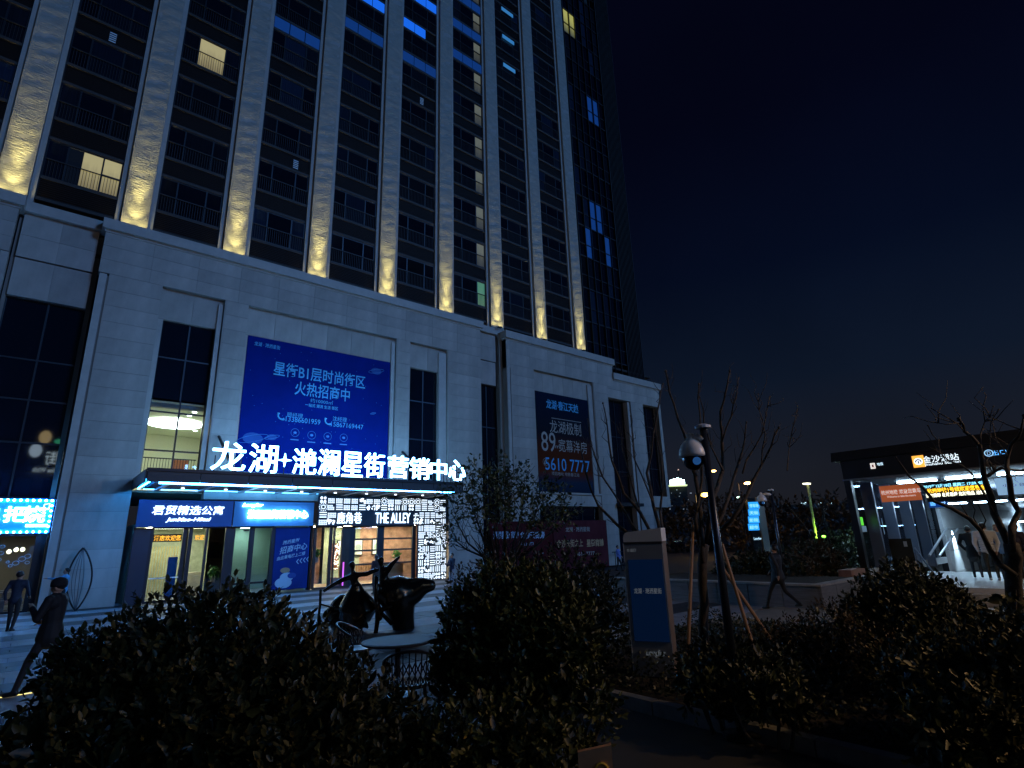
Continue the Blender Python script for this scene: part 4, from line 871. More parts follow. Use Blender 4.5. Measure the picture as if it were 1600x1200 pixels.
# ---------------------------------------------------------------- people
def remesh(mb, voxel, iters=2):
    me = mb.mesh('tmp', STONE); o = bpy.data.objects.new('tmp', me); COL.objects.link(o)
    r = o.modifiers.new('r', 'REMESH'); r.mode = 'VOXEL'; r.voxel_size = voxel; r.adaptivity = 0
    s_ = o.modifiers.new('s', 'SMOOTH'); s_.iterations = iters; s_.factor = .5
    m2 = bpy.data.meshes.new_from_object(o.evaluated_get(bpy.context.evaluated_depsgraph_get())); bpy.data.objects.remove(o); bpy.data.meshes.remove(me)
    v = np.array([q.co[:] for q in m2.vertices]); f = [tuple(q.vertices) for q in m2.polygons]; bpy.data.meshes.remove(m2); return v, f
SKIN = mat('skin', (.42, .25, .17), .55); HAIR = mat('dark_hair', (.012, .010, .010), .5)
def person(label, foot, facing, h=1.70, top=(.02, .022, .03), legs=(.015, .016, .02), shoe=(.012, .012, .012), hair=(.012, .01, .01), pose='stand', stride=0.0, bulk=1.0, hat=None, coat=0.0, voxel=.024, longhair=False, group='people on the square'):
    k = h/1.70; t = thing('person', label, 'person', foot, group); t.rotation_euler = (0, 0, facing)
    LH, RH = np.array([-.09, 0, .90]), np.array([.09, 0, .90]); s_ = stride
    LK, RK = np.array([-.10, .03+s_*.45, .49]), np.array([.10, .03-s_*.28, .48]); LA, RA = np.array([-.10, s_*.85, .085]), np.array([.10, -s_*1.0, .085+.10*min(1, s_*2)])
    LS, RS = np.array([-.185*bulk, 0, 1.41]), np.array([.185*bulk, 0, 1.41])
    P = {'stand': ([-.235, .02, 1.12], [-.22, .10, .86], [.235, .02, 1.12], [.22, .10, .86]),
         'phone': ([-.22, .08, 1.12], [-.10, .30, 1.22], [.22, .08, 1.12], [.10, .30, 1.22]),
         'pocket': ([-.27, -.05, 1.13], [-.19, .08, .92], [.27, -.05, 1.13], [.19, .08, .92]),
         'walk': ([-.23, -.14, 1.14], [-.20, -.10, .90], [.23, .12, 1.14], [.20, .30, .98]),
         'eat': ([-.23, .10, 1.13], [-.10, .28, 1.30], [.23, .02, 1.12], [.20, .24, 1.05]),
         'reach': ([-.33, .20, 1.34], [-.40, .50, 1.38], [.24, .02, 1.12], [.22, .10, .86])}[pose]
    LE, LHd, RE, RHd = [np.array(q) for q in P]; LE[0] *= bulk; RE[0] *= bulk
    T, Lg, Sh, Sk = 0, 1, 2, 3; B = []
    def cap(a, b_, ra, rb, m): B.append((np.array(a, float), np.array(b_, float), ra, rb, m))
    cap([0, 0, .92], [0, .0, 1.12], .135, .125*bulk, T); cap([0, 0, 1.12], [0, 0, 1.34], .13*bulk, .15*bulk, T); cap([-.10, 0, 1.36], [.10, 0, 1.36], .115*bulk, .115*bulk, T)
    cap(LS, LE, .062*bulk, .050*bulk, T); cap(LE, LHd+(LE-LHd)*.12, .050*bulk, .038*bulk, T); cap(RS, RE, .062*bulk, .050*bulk, T); cap(RE, RHd+(RE-RHd)*.12, .050*bulk, .038*bulk, T)
    cap([-.12, 0, 1.40], LS, .075, .066*bulk, T); cap([.12, 0, 1.40], RS, .075, .066*bulk, T)
    if coat: cap([0, 0, .95], [0, 0, .95-coat], .15*bulk, .17*bulk, T)
    for H_, K_, A_ in ((LH, LK, LA), (RH, RK, RA)):
        cap(H_, K_, .085, .060, Lg); cap(K_, A_, .058, .042, Lg); cap(A_+[0, -.03, -.03], A_+[0, .13, -.05], .042, .036, Sh)
    cap([0, 0, 1.42], [0, .01, 1.52], .052, .05, Sk); cap([0, .0, 1.585], [0, .015, 1.62], .082, .082, Sk); cap([0, .03, 1.535], [0, .035, 1.55], .055, .06, Sk); cap([0, .10, 1.575], [0, .105, 1.565], .014, .016, Sk)
    for sx_ in (-1, 1): cap([sx_*.088, .0, 1.565], [sx_*.09, .0, 1.59], .014, .018, Sk)
    for Hd, E_ in ((LHd, LE), (RHd, RE)):
        d = (Hd-E_)/np.linalg.norm(Hd-E_); cap(Hd, Hd+d*.05, .033, .034, Sk)
    mb = MB()
    for a, b_, ra, rb, m in B:
        d = np.linalg.norm(b_-a); ax = (b_-a)/(d+1e-9); sc = []
        pts = [a-ax*ra*.95, a-ax*ra*.7, a-ax*ra*.3, a, b_, b_+ax*rb*.3, b_+ax*rb*.7, b_+ax*rb*.95]
        mb.tube(pts, [ra*.3, ra*.72, ra*.95, ra, rb, rb*.95, rb*.72, rb*.3], 12)
    v, f = remesh(mb, voxel)
    fc = np.array([v[list(q)].mean(0) for q in f]); best = np.full(len(f), 1e9); mi = np.zeros(len(f), int)
    for a, b_, ra, rb, m in B:
        ab = b_-a; tt = np.clip(((fc-a)@ab)/(ab@ab+1e-9), 0, 1); d = np.linalg.norm(fc-(a+tt[:, None]*ab), axis=1)-(ra+(rb-ra)*tt); u = d < best; best[u] = d[u]; mi[u] = m
    nb = MB(); nb.raw(v*k, f)
    # fingers, rooted inside the palms
    for Hd, E_, sg_ in ((LHd, LE, -1), (RHd, RE, 1)):
        d = (Hd-E_)/np.linalg.norm(Hd-E_); sd = np.array([1.0, 0, 0]); sd -= d*(sd@d); sd /= np.linalg.norm(sd); nn = np.cross(d, sd)
        for q, (off, ln) in enumerate(((-.026, .062), (-.009, .074), (.009, .070), (.025, .054))):
            p0 = Hd+d*.05+sd*off; p1 = p0+d*ln*.55+nn*.004; p2 = p1+d*ln*.35-nn*.03*sg_*0+np.array([0, 0, -.012]); n0 = len(nb.f); nb.tube([p0*k, p1*k, p2*k], [.010*k, .009*k, .007*k], 6); mi = np.append(mi, [Sk]*(len(nb.f)-n0))
        p0 = Hd+d*.01+sd*(-sg_*.03); n0 = len(nb.f); nb.tube([p0*k, (p0+d*.035+sd*(-sg_*.022))*k, (p0+d*.06+sd*(-sg_*.02))*k], [.012*k, .011*k, .008*k], 6); mi = np.append(mi, [Sk]*(len(nb.f)-n0))
    cm = lambda c, r=.75: mat('cloth_%03d_%03d_%03d' % tuple(int(q*999) for q in c), c, r, noise=.2, scale=6)
    me = nb.mesh('body', [cm(top), cm(legs), cm(shoe, .4), SKIN], smooth=True); me.polygons.foreach_set('material_index', mi.astype('i4')); put('body', me, t)
    # hair or hat, eyes, mouth
    hb = MB()
    def hf(d, q): 
        q = q.copy()
        if d[1] > .35 and d[2] < .55: q *= .80
        if d[2] < -.35: q *= .86
        return q
    hb.ell((0, -.008*k, 1.62*k), (.097*k, .108*k, .112*k), 16, 12, hf)
    if longhair: hb.ell((0, -.05*k, 1.50*k), (.10*k, .065*k, .17*k), 14, 10)
    put('hair', hb.mesh('hair', mat('hair_%d' % int(hair[0]*999), hair, .5), smooth=True), t)
    if hat:
        q = MB().lathe((0, 0, 1.60*k), [(.112*k, 0), (.118*k, .03*k), (.116*k, .07*k), (.10*k, .11*k), (.06*k, .14*k), (.01*k, .15*k)], 18); put('beanie', q.mesh('beanie', mat('beanie_knit', hat, .9, bump=.01, bscale=60), smooth=True), t)
    for sx_ in (-1, 1): put('eye', MB().ell((sx_*.032*k, .088*k, 1.595*k), (.012*k, .006*k, .007*k), 8, 6).mesh('eye', HAIR), t)
    put('mouth', MB().ell((0, .092*k, 1.537*k), (.022*k, .006*k, .006*k), 8, 6).mesh('mouth', mat('lips', (.25, .08, .07))), t)
    return t, k
FW = -YAW  # facing angles: 0 = +Y
def ft(px, py, z=0): q = onZ(px, py, z); return (q[0], q[1], z)
person('man in a dark jacket and trousers walking at the far left edge, seen from behind', ft(14, 988), rad(-25), 1.70, top=(.02, .03, .06), pose='walk', stride=.12)
p2 = onZ(62, 1084, 0); t, k = person('man in a dark beanie and black coat striding with a hand raised to his mouth', tuple(p2), rad(62), 1.74, top=(.006, .007, .010), pose='eat', stride=.36, hat=(.008, .009, .012), coat=.12, voxel=.014, bulk=1.12)
put('collar', MB().tube([(-.06, .085, 1.43), (0, .13, 1.33)], .022, 8).tube([(.06, .085, 1.43), (0, .13, 1.33)], .022, 8).mesh('collar', mat('cream_cloth', (.5, .47, .42))), t)
person('dark haired person in a bright blue lit top reaching out, behind the beanie man', ft(92, 962), rad(80), 1.66, top=(.10, .35, .6), pose='reach')
person('person in an orange jacket standing at the hotel doors', ft(298, 925), rad(-150), 1.62, top=(.5, .16, .07), pose='phone', longhair=True)
person('man in a black jacket holding a phone near the hotel doors', ft(346, 926), rad(150), 1.72, top=(.02, .03, .05), pose='phone')
person('dark clad person standing between the sculpture and the tea shop window', ft(586, 928), rad(20), 1.68, top=(.03, .03, .04), pose='stand', longhair=True)
person('girl in a dark top and pale trousers beside the glowing dot column', ft(706, 922), rad(95), 1.64, top=(.02, .03, .07), legs=(.4, .4, .45), pose='phone')
person('person in black with a bare face, half hidden behind the leafy tree', ft(771, 925), rad(120), 1.66, top=(.02, .02, .025), pose='walk', stride=.15, longhair=True)
person('passer by in a pink and blue top at the left edge of the grey totem', ft(968, 893), rad(-160), 1.60, top=(.15, .25, .7), pose='walk', stride=.2)
q = ft(1232, 953); person('dark silhouetted man striding past the long planter', (16.55, 8.0, .02), rad(0), 1.74, top=(.008, .009, .012), legs=(.006, .006, .008), pose='walk', stride=.45, coat=.1, bulk=1.1)
person('person in a black hooded coat with back turned at the station steps', ft(1530, 903, SZ), rad(-80), 1.66, top=(.008, .008, .010), pose='pocket', coat=.25, bulk=1.15)
t, k = person('person in a white quilted puffer jacket facing into the station', ft(1556, 908, SZ), rad(-70), 1.74, top=(.62, .63, .66), legs=(.03, .032, .03), shoe=(.5, .45, .42), pose='stand', bulk=1.22)
pf = MB()
for j in range(7): pf.lathe((0, 0, .90+.075*j), [(.165, -.037), (.182, -.018), (.186, .0), (.182, .018), (.165, .037)], 20)
q = put('puffer_quilting', pf.mesh('puffer_quilting', mat('puffer_white', (.62, .63, .66), .6), smooth=True), t); q.scale = (1.05, .8, 1)
person('fair haired woman with a white collar and denim blue top behind the bare tree', ft(1577, 906, SZ), rad(100), 1.68, top=(.10, .22, .42), hair=(.30, .20, .11), pose='stand', longhair=True)
person('person in a dark coat rightmost of those at the station steps', ft(1606, 905, SZ), rad(60), 1.68, top=(.03, .02, .03), pose='stand')

# ---------------------------------------------------------------- bronze sculpture of two round dancers
BRZ = mat('dark_bronze', (.11, .085, .06), .20, .9, noise=.25, scale=3, spec=.8)
DS = 14.6
def sp(px, py, dd=0.0): return onD(px, py, DS+dd)
sc = thing('sculpture', 'dark bronze sculpture of two round bodied dancers with slender outstretched arms', 'sculpture', (onZ(590, 990, 0)[0], onZ(590, 990, 0)[1], 0))
mpx = DS/FPX
def blob(mb, chain, n=18):
    pts = [sp(a, b_, d) for a, b_, r, d in chain]; rs = [r*mpx*(1.22 if r > 7 else 1.0) for a, b_, r, d in chain]
    P0, P1 = pts[0], pts[-1]; d0 = (pts[0]-pts[1]); d0 /= np.linalg.norm(d0)+1e-9; d1 = (pts[-1]-pts[-2]); d1 /= np.linalg.norm(d1)+1e-9
    pts = [P0+d0*rs[0]*.9, P0+d0*rs[0]*.6]+pts+[P1+d1*rs[-1]*.6, P1+d1*rs[-1]*.9]; rs = [rs[0]*.35, rs[0]*.78]+rs+[rs[-1]*.78, rs[-1]*.35]
    mb.tube(pts, rs, n)
for lab, chains in (('left dancer', [
        [(550, 882, 5.5, 0), (551, 886, 4.5, 0)], [(551, 892, 3, 0), (553, 900, 6, 0), (554, 912, 6, 0), (556, 918, 8, 0)],
        [(550, 900, 4, 0), (535, 906, 4, 0), (520, 914, 3.2, 0), (507, 923, 3, 0)], [(556, 898, 4, 0), (572, 897, 4, 0), (590, 890, 3.4, 0)],
        [(556, 920, 9, 0), (556, 938, 20, 0), (560, 948, 25, 0), (556, 958, 22, 0)], [(535, 945, 14, .5), (524, 958, 14, .5), (530, 968, 14, .3), (540, 985, 12, 0), (545, 1010, 8, 0)],
        [(560, 965, 14, -.3), (570, 976, 5, -.3), (574, 980, 3, -.3)]]),
    ('right dancer', [
        [(595, 875, 5.5, 0), (595, 879, 4.5, 0)], [(596, 884, 3, 0), (600, 892, 7, 0), (599, 904, 7, 0), (601, 912, 9, 0)],
        [(605, 892, 5, 0), (612, 882, 4, 0), (620, 874, 2.6, 0), (624, 870, 2.2, 0)],
        [(606, 925, 18, 0), (618, 927, 22, 0), (636, 928, 21, .1), (650, 922, 15, .1), (662, 915, 11, .1), (672, 915, 8, .1)],
        [(636, 905, 2, .1), (648, 906, 3, .1), (652, 903, 1.5, .1)],
        [(620, 930, 23, 0), (625, 948, 20, 0), (628, 965, 16, 0), (632, 985, 13, 0), (634, 1005, 10, 0)],
        [(590, 915, 4, -.3), (588, 935, 3.4, -.5), (590, 950, 4, -.6), (592, 965, 6, -.6)]])):
    mb = MB(); [blob(mb, c) for c in chains]; v, f = remesh(mb, .035, 4); nb = MB().raw(v, f); q = part('figure', nb, BRZ, sc, smooth=True)
hp = MB()
for i, (a, b_) in enumerate((((598, 905), (586, 955)),)): pass
hp.tube([sp(588, 900, -.5), sp(587, 935, -.55), sp(596, 958, -.5), sp(612, 975, -.4)], .05, 8); hp.tube([sp(612, 946, -.6), sp(598, 952, -.6), sp(590, 968, -.6), sp(587, 990, -.6), sp(586, 1010, -.6)], .06, 8)
part('ribbon', hp, BRZ, sc, 'stuff', smooth=True)
part('cane', MB().tube([sp(501, 922, -.05), sp(500, 945, 0), sp(498, 962, 0), sp(497, 990, 0)], .035, 8).tube([sp(500, 944, 0), sp(515, 948, 0), sp(530, 950, 0)], .025, 6), BRZ, sc)
part('base', MB().lathe((onZ(590, 1000, 0)[0], onZ(590, 1000, 0)[1], .0), [(.75, 0), (.75, .04), (.70, .05)], 40), mat('base_rough', (.03, .03, .03), .8), sc)

# ---------------------------------------------------------------- wire leaf by the wall, patio set
A = onY(122, 856, 29.4); B = onY(118, 944, 29.4)
lf = thing('wire_leaf', 'tall pointed leaf shaped metal frame leaning on the granite pier at left', 'sculpture', (B[0], 29.4, 0))
hgt = A[2]; xm = (A[0]+B[0])/2+.05; fr_ = MB()
for sgn in (-1, 1): fr_.tube([(xm+sgn*.40*math.sin(math.pi*t_)**.8+.10*(1-t_), 29.4-.12*t_, hgt*t_) for t_ in np.linspace(0, 1, 16)], .035, 6)
parts('rim', fr_, BLACK, lf)
wr = MB()
for q in (-.6, -.3, 0, .3): wr.tube([(xm+q*.4*math.sin(math.pi*t_)+.10*(1-t_), 29.42-.12*t_, hgt*t_) for t_ in np.linspace(0.02, .98, 12)], .012, 5)
parts('rib', wr, mat('wire_grey', (.12, .13, .15), .4, .6), lf)
tc_ = onZ(622, 1002, .74); tbm = thing('patio_table', 'round glossy patio table in front of the bronze sculpture', 'table', (tc_[0], tc_[1], 0))
part('table_top', MB().lathe((tc_[0], tc_[1], .72), [(.52, 0), (.54, .01), (.54, .03), (.50, .04)], 36), mat('table_gloss', (.022, .022, .024), .55, spec=.2), tbm)
part('pedestal', MB().lathe((tc_[0], tc_[1], 0), [(.28, 0), (.28, .03), (.05, .06), (.04, .70)], 18), BLACK, tbm)
for nm, px, py, rz, lb in (('a', 640, 1062, 2.6, 'dark lattice backed patio chair nearest the viewer by the glossy table'), ('b', 655, 1010, .9, 'dark lattice backed patio chair between the glossy table and the middle bush')):
    c = onZ(px, py, .5) if nm == 'a' else onZ(556, 1010, .5); ch = thing('patio_chair', lb, 'chair', (c[0], c[1], 0), 'lattice patio chairs'); R_ = .30
    def cpt(a, z, r=R_): return (c[0]+r*math.cos(a+rz), c[1]+r*math.sin(a+rz), z)
    la = MB(); angs = np.linspace(-.1, 3.24, 15)
    for a in angs: la.tube([cpt(a, .46), cpt(a, .72+.16*math.sin(max(0, a)) if 0 < a < 3.14 else .70, R_+.03)], .009, 4)
    for i in range(14):
        la.tube([cpt(angs[i], .46), cpt(angs[i+1], .60), cpt(angs[i], .74)], .008, 4); la.tube([cpt(angs[i+1], .46), cpt(angs[i], .60), cpt(angs[i+1], .74)], .008, 4)
    part('lattice_back', la, BLACK, ch, 'stuff'); part('top_rail', MB().tube([cpt(a, .70+.18*math.sin(a), R_+.03) for a in np.linspace(0, 3.14, 16)], .018, 6), BLACK, ch)
    part('seat', MB().lathe((c[0], c[1], .44), [(.27, 0), (.28, .02), (.27, .04)], 24), BLACK, ch)
    for a in (.6, 2.5, 3.9, 5.5): part('leg', MB().tube([cpt(a, .45, .24), cpt(a, 0, .30)], .014, 6), BLACK, ch)

# ---------------------------------------------------------------- totem sign, camera poles
DT = 9.3
TA, TB = onD(972, 822, DT), onD(1031, 812, DT-.22); rt = TB-TA; rt[2] = 0; wT = np.linalg.norm(rt); rt /= wT; nrm = np.cross(rt, [0, 0, 1.0]); back_ = -nrm
tt_ = thing('totem_sign', 'grey blue totem sign with a pale rounded cap and white lettering in the dark planting', 'totem sign', (TA[0]+rt[0]*wT/2, TA[1]+rt[1]*wT/2, 0))
def tp(u, d, z): return tuple(np.array([TA[0], TA[1], 0])+rt*u*wT+back_*d+np.array([0, 0, z]))
HT = 2.22
def tbox(name, u0, u1, d0, d1, z0, z1, m):
    q = MB().raw([tp(u0, d0, z0), tp(u1, d0, z0), tp(u1, d1, z0), tp(u0, d1, z0), tp(u0, d0, z1), tp(u1, d0, z1), tp(u1, d1, z1), tp(u0, d1, z1)], [(0, 3, 2, 1), (4, 5, 6, 7), (0, 1, 5, 4), (1, 2, 6, 5), (2, 3, 7, 6), (3, 0, 4, 7)]); return part(name, q, m, tt_)
GT = mat('totem_grey', (.27, .31, .37), .5); 
tbox('body', 0.02, .99, .03, .42, 0.03, HT-.19, mat('totem_side', (.20, .15, .13), .5, .2)); tbox('face_frame', 0.0, .985, 0, .028, 0.05, HT-.20, GT)
tbox('screen', .08, .95, -.012, -.002, .55, 1.78, mat('totem_blue', (.010, .04, .12), .12, emit=(0.004, .03, .12), es=.14)); tbox('cap_seam', 0, 1.0, -.004, .43, HT-.189, HT-.165, mat('cap_seam_dark', (.15, .13, .12)))  # seam is a darker brown band between cap and body
cpv = []
for d in (-.01, .44):
    cpv += [tp(0, d, HT-.16), tp(0.0, d, HT-.10), tp(.02, d, HT-.05), tp(.06, d, HT-.015), tp(.12, d, HT), tp(1.0, d, HT+.05), tp(1.0, d, HT-.16)]
part('cap', MB().raw(cpv, [tuple(range(7))[::1], tuple(range(13, 6, -1))]+[(i, 7+i, 7+(i+1) % 7, (i+1) % 7) for i in range(7)]), mat('cap_white', (.80, .82, .85), .4), tt_)
tbox('edge_strip', -.02, 0.0, -.004, .05, 0.05, HT-.17, WHITE)
for s_, u, z, w_, h_, sh_ in (('龙湖 · 滟澜星街', .52, 1.30, .44, .085, 0), ('Longfor', .58, .38, .30, .11, .15), ('D 出口', .20, 1.93, .14, .05, 0)):
    mb = MB(); text(mb, s_, tp(u, -.016, z), w_, h_, R=rt, bold=.008, shear=sh_); part('lettering', mb, mat('totem_letter', (.55, .58, .62), emit=(.5, .58, .65), es=.12), tt_)
def ptz(label, D, base, topp, dome, grp):
    P0, P1, C0 = onD(*base, D), onD(*topp, D), onD(*dome, D); P0 = np.array([P1[0], P1[1], 0.0]); q = thing('camera_pole', label, 'security camera', P0, grp)
    part('pole', MB().tube([P0, P1], [.052, .042], 14), mat('pole_steel', (.05, .06, .08), .3, .7), q, smooth=True)
    part('base_plate', MB().lathe(tuple(P0), [(.2, 0), (.2, .03), (.08, .05)], 16), BLACK, q)
    part('pole_cap', MB().lathe((P1[0], P1[1], P1[2]), [(.10, -.01), (.10, .02), (.05, .04)], 14), WHITE, q)
    part('arm', MB().tube([P1-np.array([0, 0, .15]), (P1+C0)/2+np.array([0, 0, .05]), C0+np.array([0, 0, .15])], .045, 10), WHITE, q, smooth=True)
    part('housing', MB().lathe(tuple(C0), [(.165, -.05), (.17, -.02), (.16, .04), (.135, .10), (.09, .15), (.05, .18), (.045, .24), (.02, .26)], 28), mat('camera_white', (.88, .84, .78), .35), q, smooth=True)
    part('dome', MB().ell(tuple(C0-np.array([0, 0, .07])), (.13, .13, .15), 24, 14), mat('dome_black', (.008, .01, .02), .08), q, smooth=True)
    lc = C0-np.array([0, 0, .10]); d = CAM-lc; d /= np.linalg.norm(d); lc = lc+d*.115+np.cross(d, [0, 0, 1])*-.04
    part('lens', MB().tube([lc, lc+d*.03], [.05, .045], 14), mat('lens_blue', (.05, .15, .4), .05, emit=(.03, .15, .45), es=.35), q)
    return q
ptz('white dome camera on a dark steel pole among the bare branches, largest in view', 7.0, (1145, 1080), (1098, 668), (1082, 708), 'dome cameras on poles')
ptz('small far dome camera on a pole beside the lit blue column sign', 19.5, (1220, 900), (1204, 766), (1190, 781), 'dome cameras on poles')
# ---------------------------------------------------------------- foliage
def leafmat(name, c1, c2):
    m = bpy.data.materials.new(name); m.use_nodes = True; N = m.node_tree.nodes; L = m.node_tree.links; p = N['Principled BSDF']
    g_ = N.new('ShaderNodeNewGeometry'); r = N.new('ShaderNodeValToRGB'); r.color_ramp.elements[0].color = (*c1, 1); r.color_ramp.elements[1].color = (*c2, 1)
    L.new(g_.outputs['Random Per Island'], r.inputs[0]); L.new(r.outputs[0], p.inputs['Base Color']); p.inputs['Roughness'].default_value = .48; return m
LF1 = leafmat('leaf_photinia', (.010, .016, .005), (.060, .060, .018)); LF2 = leafmat('leaf_osmanthus', (.024, .038, .010), (.13, .13, .032))
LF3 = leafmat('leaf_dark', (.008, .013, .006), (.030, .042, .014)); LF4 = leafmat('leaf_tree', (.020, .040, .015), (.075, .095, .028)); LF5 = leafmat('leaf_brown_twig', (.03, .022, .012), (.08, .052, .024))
LFY = mat('leaf_yellow', (.45, .28, .04), .5); BARK = mat('bark', (.055, .042, .032), .8, noise=.4, scale=9, bump=.01, bscale=40); STAKE = mat('bamboo_stake', (.30, .17, .09), .6, noise=.25, stretch=(6, 6, 1))
def leaves(blobs, n, s, up=.5, per=9, spread=.09, inner=.25, squash=1.0):
    """oval folded leaves in shoots on the skins of several ellipsoids; returns verts (n*6) and faces"""
    B = np.array([[*b[0], *(b[1] if hasattr(b[1], '__len__') else (b[1],)*3)] for b in blobs], float); wgt = (B[:, 3]*B[:, 4]+B[:, 3]*B[:, 5]); wgt = wgt/wgt.sum()
    nc = n//per; k = RNG.choice(len(B), nc, p=wgt); d = RNG.normal(size=(nc, 3)); d /= np.linalg.norm(d, axis=1)[:, None]
    rr = 1-inner*RNG.random(nc)**2.0+RNG.normal(0, .06, nc); c = B[k, :3]+d*B[k, 3:]*rr[:, None]
    out = d*.7+np.array([0, 0, up])+RNG.normal(0, .35, (nc, 3)); out /= np.linalg.norm(out, axis=1)[:, None]
    C_ = np.repeat(c, per, 0); O = np.repeat(out, per, 0); N_ = len(C_); tt = np.tile(np.linspace(0, 1, per), nc)
    base = C_+O*(tt*spread*1.6)[:, None]+RNG.normal(0, spread*.12, (N_, 3))
    a = RNG.normal(size=(N_, 3)); a -= O*(a*O).sum(1)[:, None]; a /= np.linalg.norm(a, axis=1)[:, None]
    ax = a*(.95-.5*tt)[:, None]+O*(.45+.5*tt)[:, None]; ax /= np.linalg.norm(ax, axis=1)[:, None]
    sd = np.cross(ax, O); sd /= np.linalg.norm(sd, axis=1)[:, None]+1e-9; nn = np.cross(sd, ax); sz = s*RNG.uniform(.65, 1.25, N_)[:, None]
    w_ = .24; v = np.stack([base, base+ax*sz*.35+sd*sz*w_+nn*sz*.06, base+ax*sz*.75+sd*sz*w_*.75, base+ax*sz-nn*sz*.05, base+ax*sz*.75-sd*sz*w_*.75, base+ax*sz*.35-sd*sz*w_+nn*sz*.06], 1)
    return v
def leafmesh(name, v, m, off):
    n = len(v); V = v.reshape(-1, 3)-np.array(off); me = bpy.data.meshes.new(name); me.vertices.add(len(V)); me.vertices.foreach_set('co', V.ravel())
    base = np.arange(n)*6; q = np.concatenate([base[:, None]+np.array([0, 1, 2, 3])[None], base[:, None]+np.array([0, 3, 4, 5])[None]], 1).reshape(-1)
    me.loops.add(len(q)); me.loops.foreach_set('vertex_index', q); me.polygons.add(2*n); me.polygons.foreach_set('loop_start', np.arange(2*n)*4); me.polygons.foreach_set('loop_total', np.full(2*n, 4))
    me.materials.append(m); me.update(calc_edges=True); return me
def bush(name, label, cat, blobs, n, s, m, group=None, stems=8, single=0, ylw=0, **kw):
    B = np.array([b[0] for b in blobs]); cx, cy = B[:, 0].mean(), B[:, 1].mean(); t = thing(name, label, cat, (cx, cy, 0), group)
    v = leaves(blobs, n, s, **kw); v = v[v[:, 0, 2] > .02]
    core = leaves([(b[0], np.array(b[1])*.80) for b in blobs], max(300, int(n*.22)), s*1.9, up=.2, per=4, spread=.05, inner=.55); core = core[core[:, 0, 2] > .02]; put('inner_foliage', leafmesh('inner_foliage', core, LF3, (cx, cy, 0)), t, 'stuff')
    if single:
        dist = np.linalg.norm(v[:, 0]-CAM, axis=1); idx = np.argsort(dist)[:single*6:6]
        for i in idx:
            put('leaf', leafmesh('leaf', v[i:i+1], m, (cx, cy, 0)), t)
        v = np.delete(v, idx, 0)
    put('foliage', leafmesh('foliage', v, m, (cx, cy, 0)), t, 'stuff')
    if ylw:
        y = v[RNG.choice(len(v), ylw)]+RNG.normal(0, .02, (ylw, 1, 3)); [put('yellow_leaf', leafmesh('yellow_leaf', y[i:i+1], LFY, (cx, cy, 0)), t) for i in range(ylw)]
    mb = MB()
    for i in range(stems):
        b = blobs[i % len(blobs)]; e = np.array(b[0])+RNG.normal(0, .1, 3); g0 = np.array([cx+(e[0]-cx)*.35+RNG.normal(0, .05), cy+(e[1]-cy)*.35, 0]); md = (g0+e)/2+RNG.normal(0, .06, 3)
        mb.tube([g0, md, e], [.022, .014, .006], 6)
    for q in parts('stem', mb, BARK, t): pass
    return t
def px(a, b_, D): return onD(a, b_, D)
def bl2(lst): return [(px(a+(18 if a < 460 else -4), b_+(34 if b_ < 1060 else 18)+(26 if a > 400 else 0)+(12 if a > 500 else 0), D), r) for a, b_, D, r in lst]
def bl(lst): return [(px(a, b_, D), r) for a, b_, D, r in lst]
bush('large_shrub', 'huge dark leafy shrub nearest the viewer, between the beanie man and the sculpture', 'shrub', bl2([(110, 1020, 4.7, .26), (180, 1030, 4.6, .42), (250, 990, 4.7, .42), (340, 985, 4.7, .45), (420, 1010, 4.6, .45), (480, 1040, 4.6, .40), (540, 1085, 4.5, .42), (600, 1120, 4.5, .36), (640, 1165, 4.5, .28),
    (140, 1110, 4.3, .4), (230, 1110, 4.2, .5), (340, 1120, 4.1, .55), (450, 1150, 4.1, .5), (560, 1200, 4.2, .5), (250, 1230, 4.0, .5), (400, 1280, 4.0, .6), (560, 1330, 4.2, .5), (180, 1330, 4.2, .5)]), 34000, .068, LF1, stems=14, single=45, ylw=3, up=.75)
bush('low_shrub', 'low leafy twigs over the blue lit paving below the beanie man', 'shrub', bl([(40, 1215, 3.6, .18), (100, 1190, 3.7, .20), (90, 1105, 4.1, .10), (10, 1180, 3.7, .10), (150, 1240, 3.6, .25)]), 1300, .075, LF1, stems=6, up=.4)
bush('osmanthus_shrub', 'rounded yellow green shrub with yellowing leaves standing right of the bronze sculpture', 'shrub', bl([(752, 992, 5.4, .38), (808, 965, 5.4, .42), (860, 985, 5.3, .38), (740, 962, 5.6, .22), (780, 935, 5.6, .25), (840, 945, 5.5, .30), (885, 1010, 5.2, .28), (712, 1030, 5.4, .2), (780, 1045, 5.2, .40), (850, 1055, 5.2, .32), (730, 1060, 5.3, .30), (905, 985, 5.4, .2)]),
     15000, .062, LF2, stems=12, single=35, ylw=9, up=1.0, spread=.08)
bush('low_shrub', 'short leafy shrub under the middle bush by the small tan board', 'shrub', bl([(820, 1140, 4.6, .25), (900, 1120, 4.7, .25), (760, 1170, 4.4, .3), (860, 1200, 4.3, .3), (700, 1190, 4.4, .28), (925, 1090, 4.8, .14), (790, 1250, 4.2, .4)]), 5200, .06, LF2, stems=8, single=10, ylw=3)
bush('clipped_bush', 'dark rounded evergreen bush behind the middle shrub, in front of the hoardings', 'bush', bl([(880, 935, 11, .95), (840, 960, 10.5, .8), (920, 980, 10, .7), (870, 1000, 9.5, .8), (930, 930, 11.5, .5), (830, 1010, 9.5, .6)]), 14000, .07, LF3, stems=6)
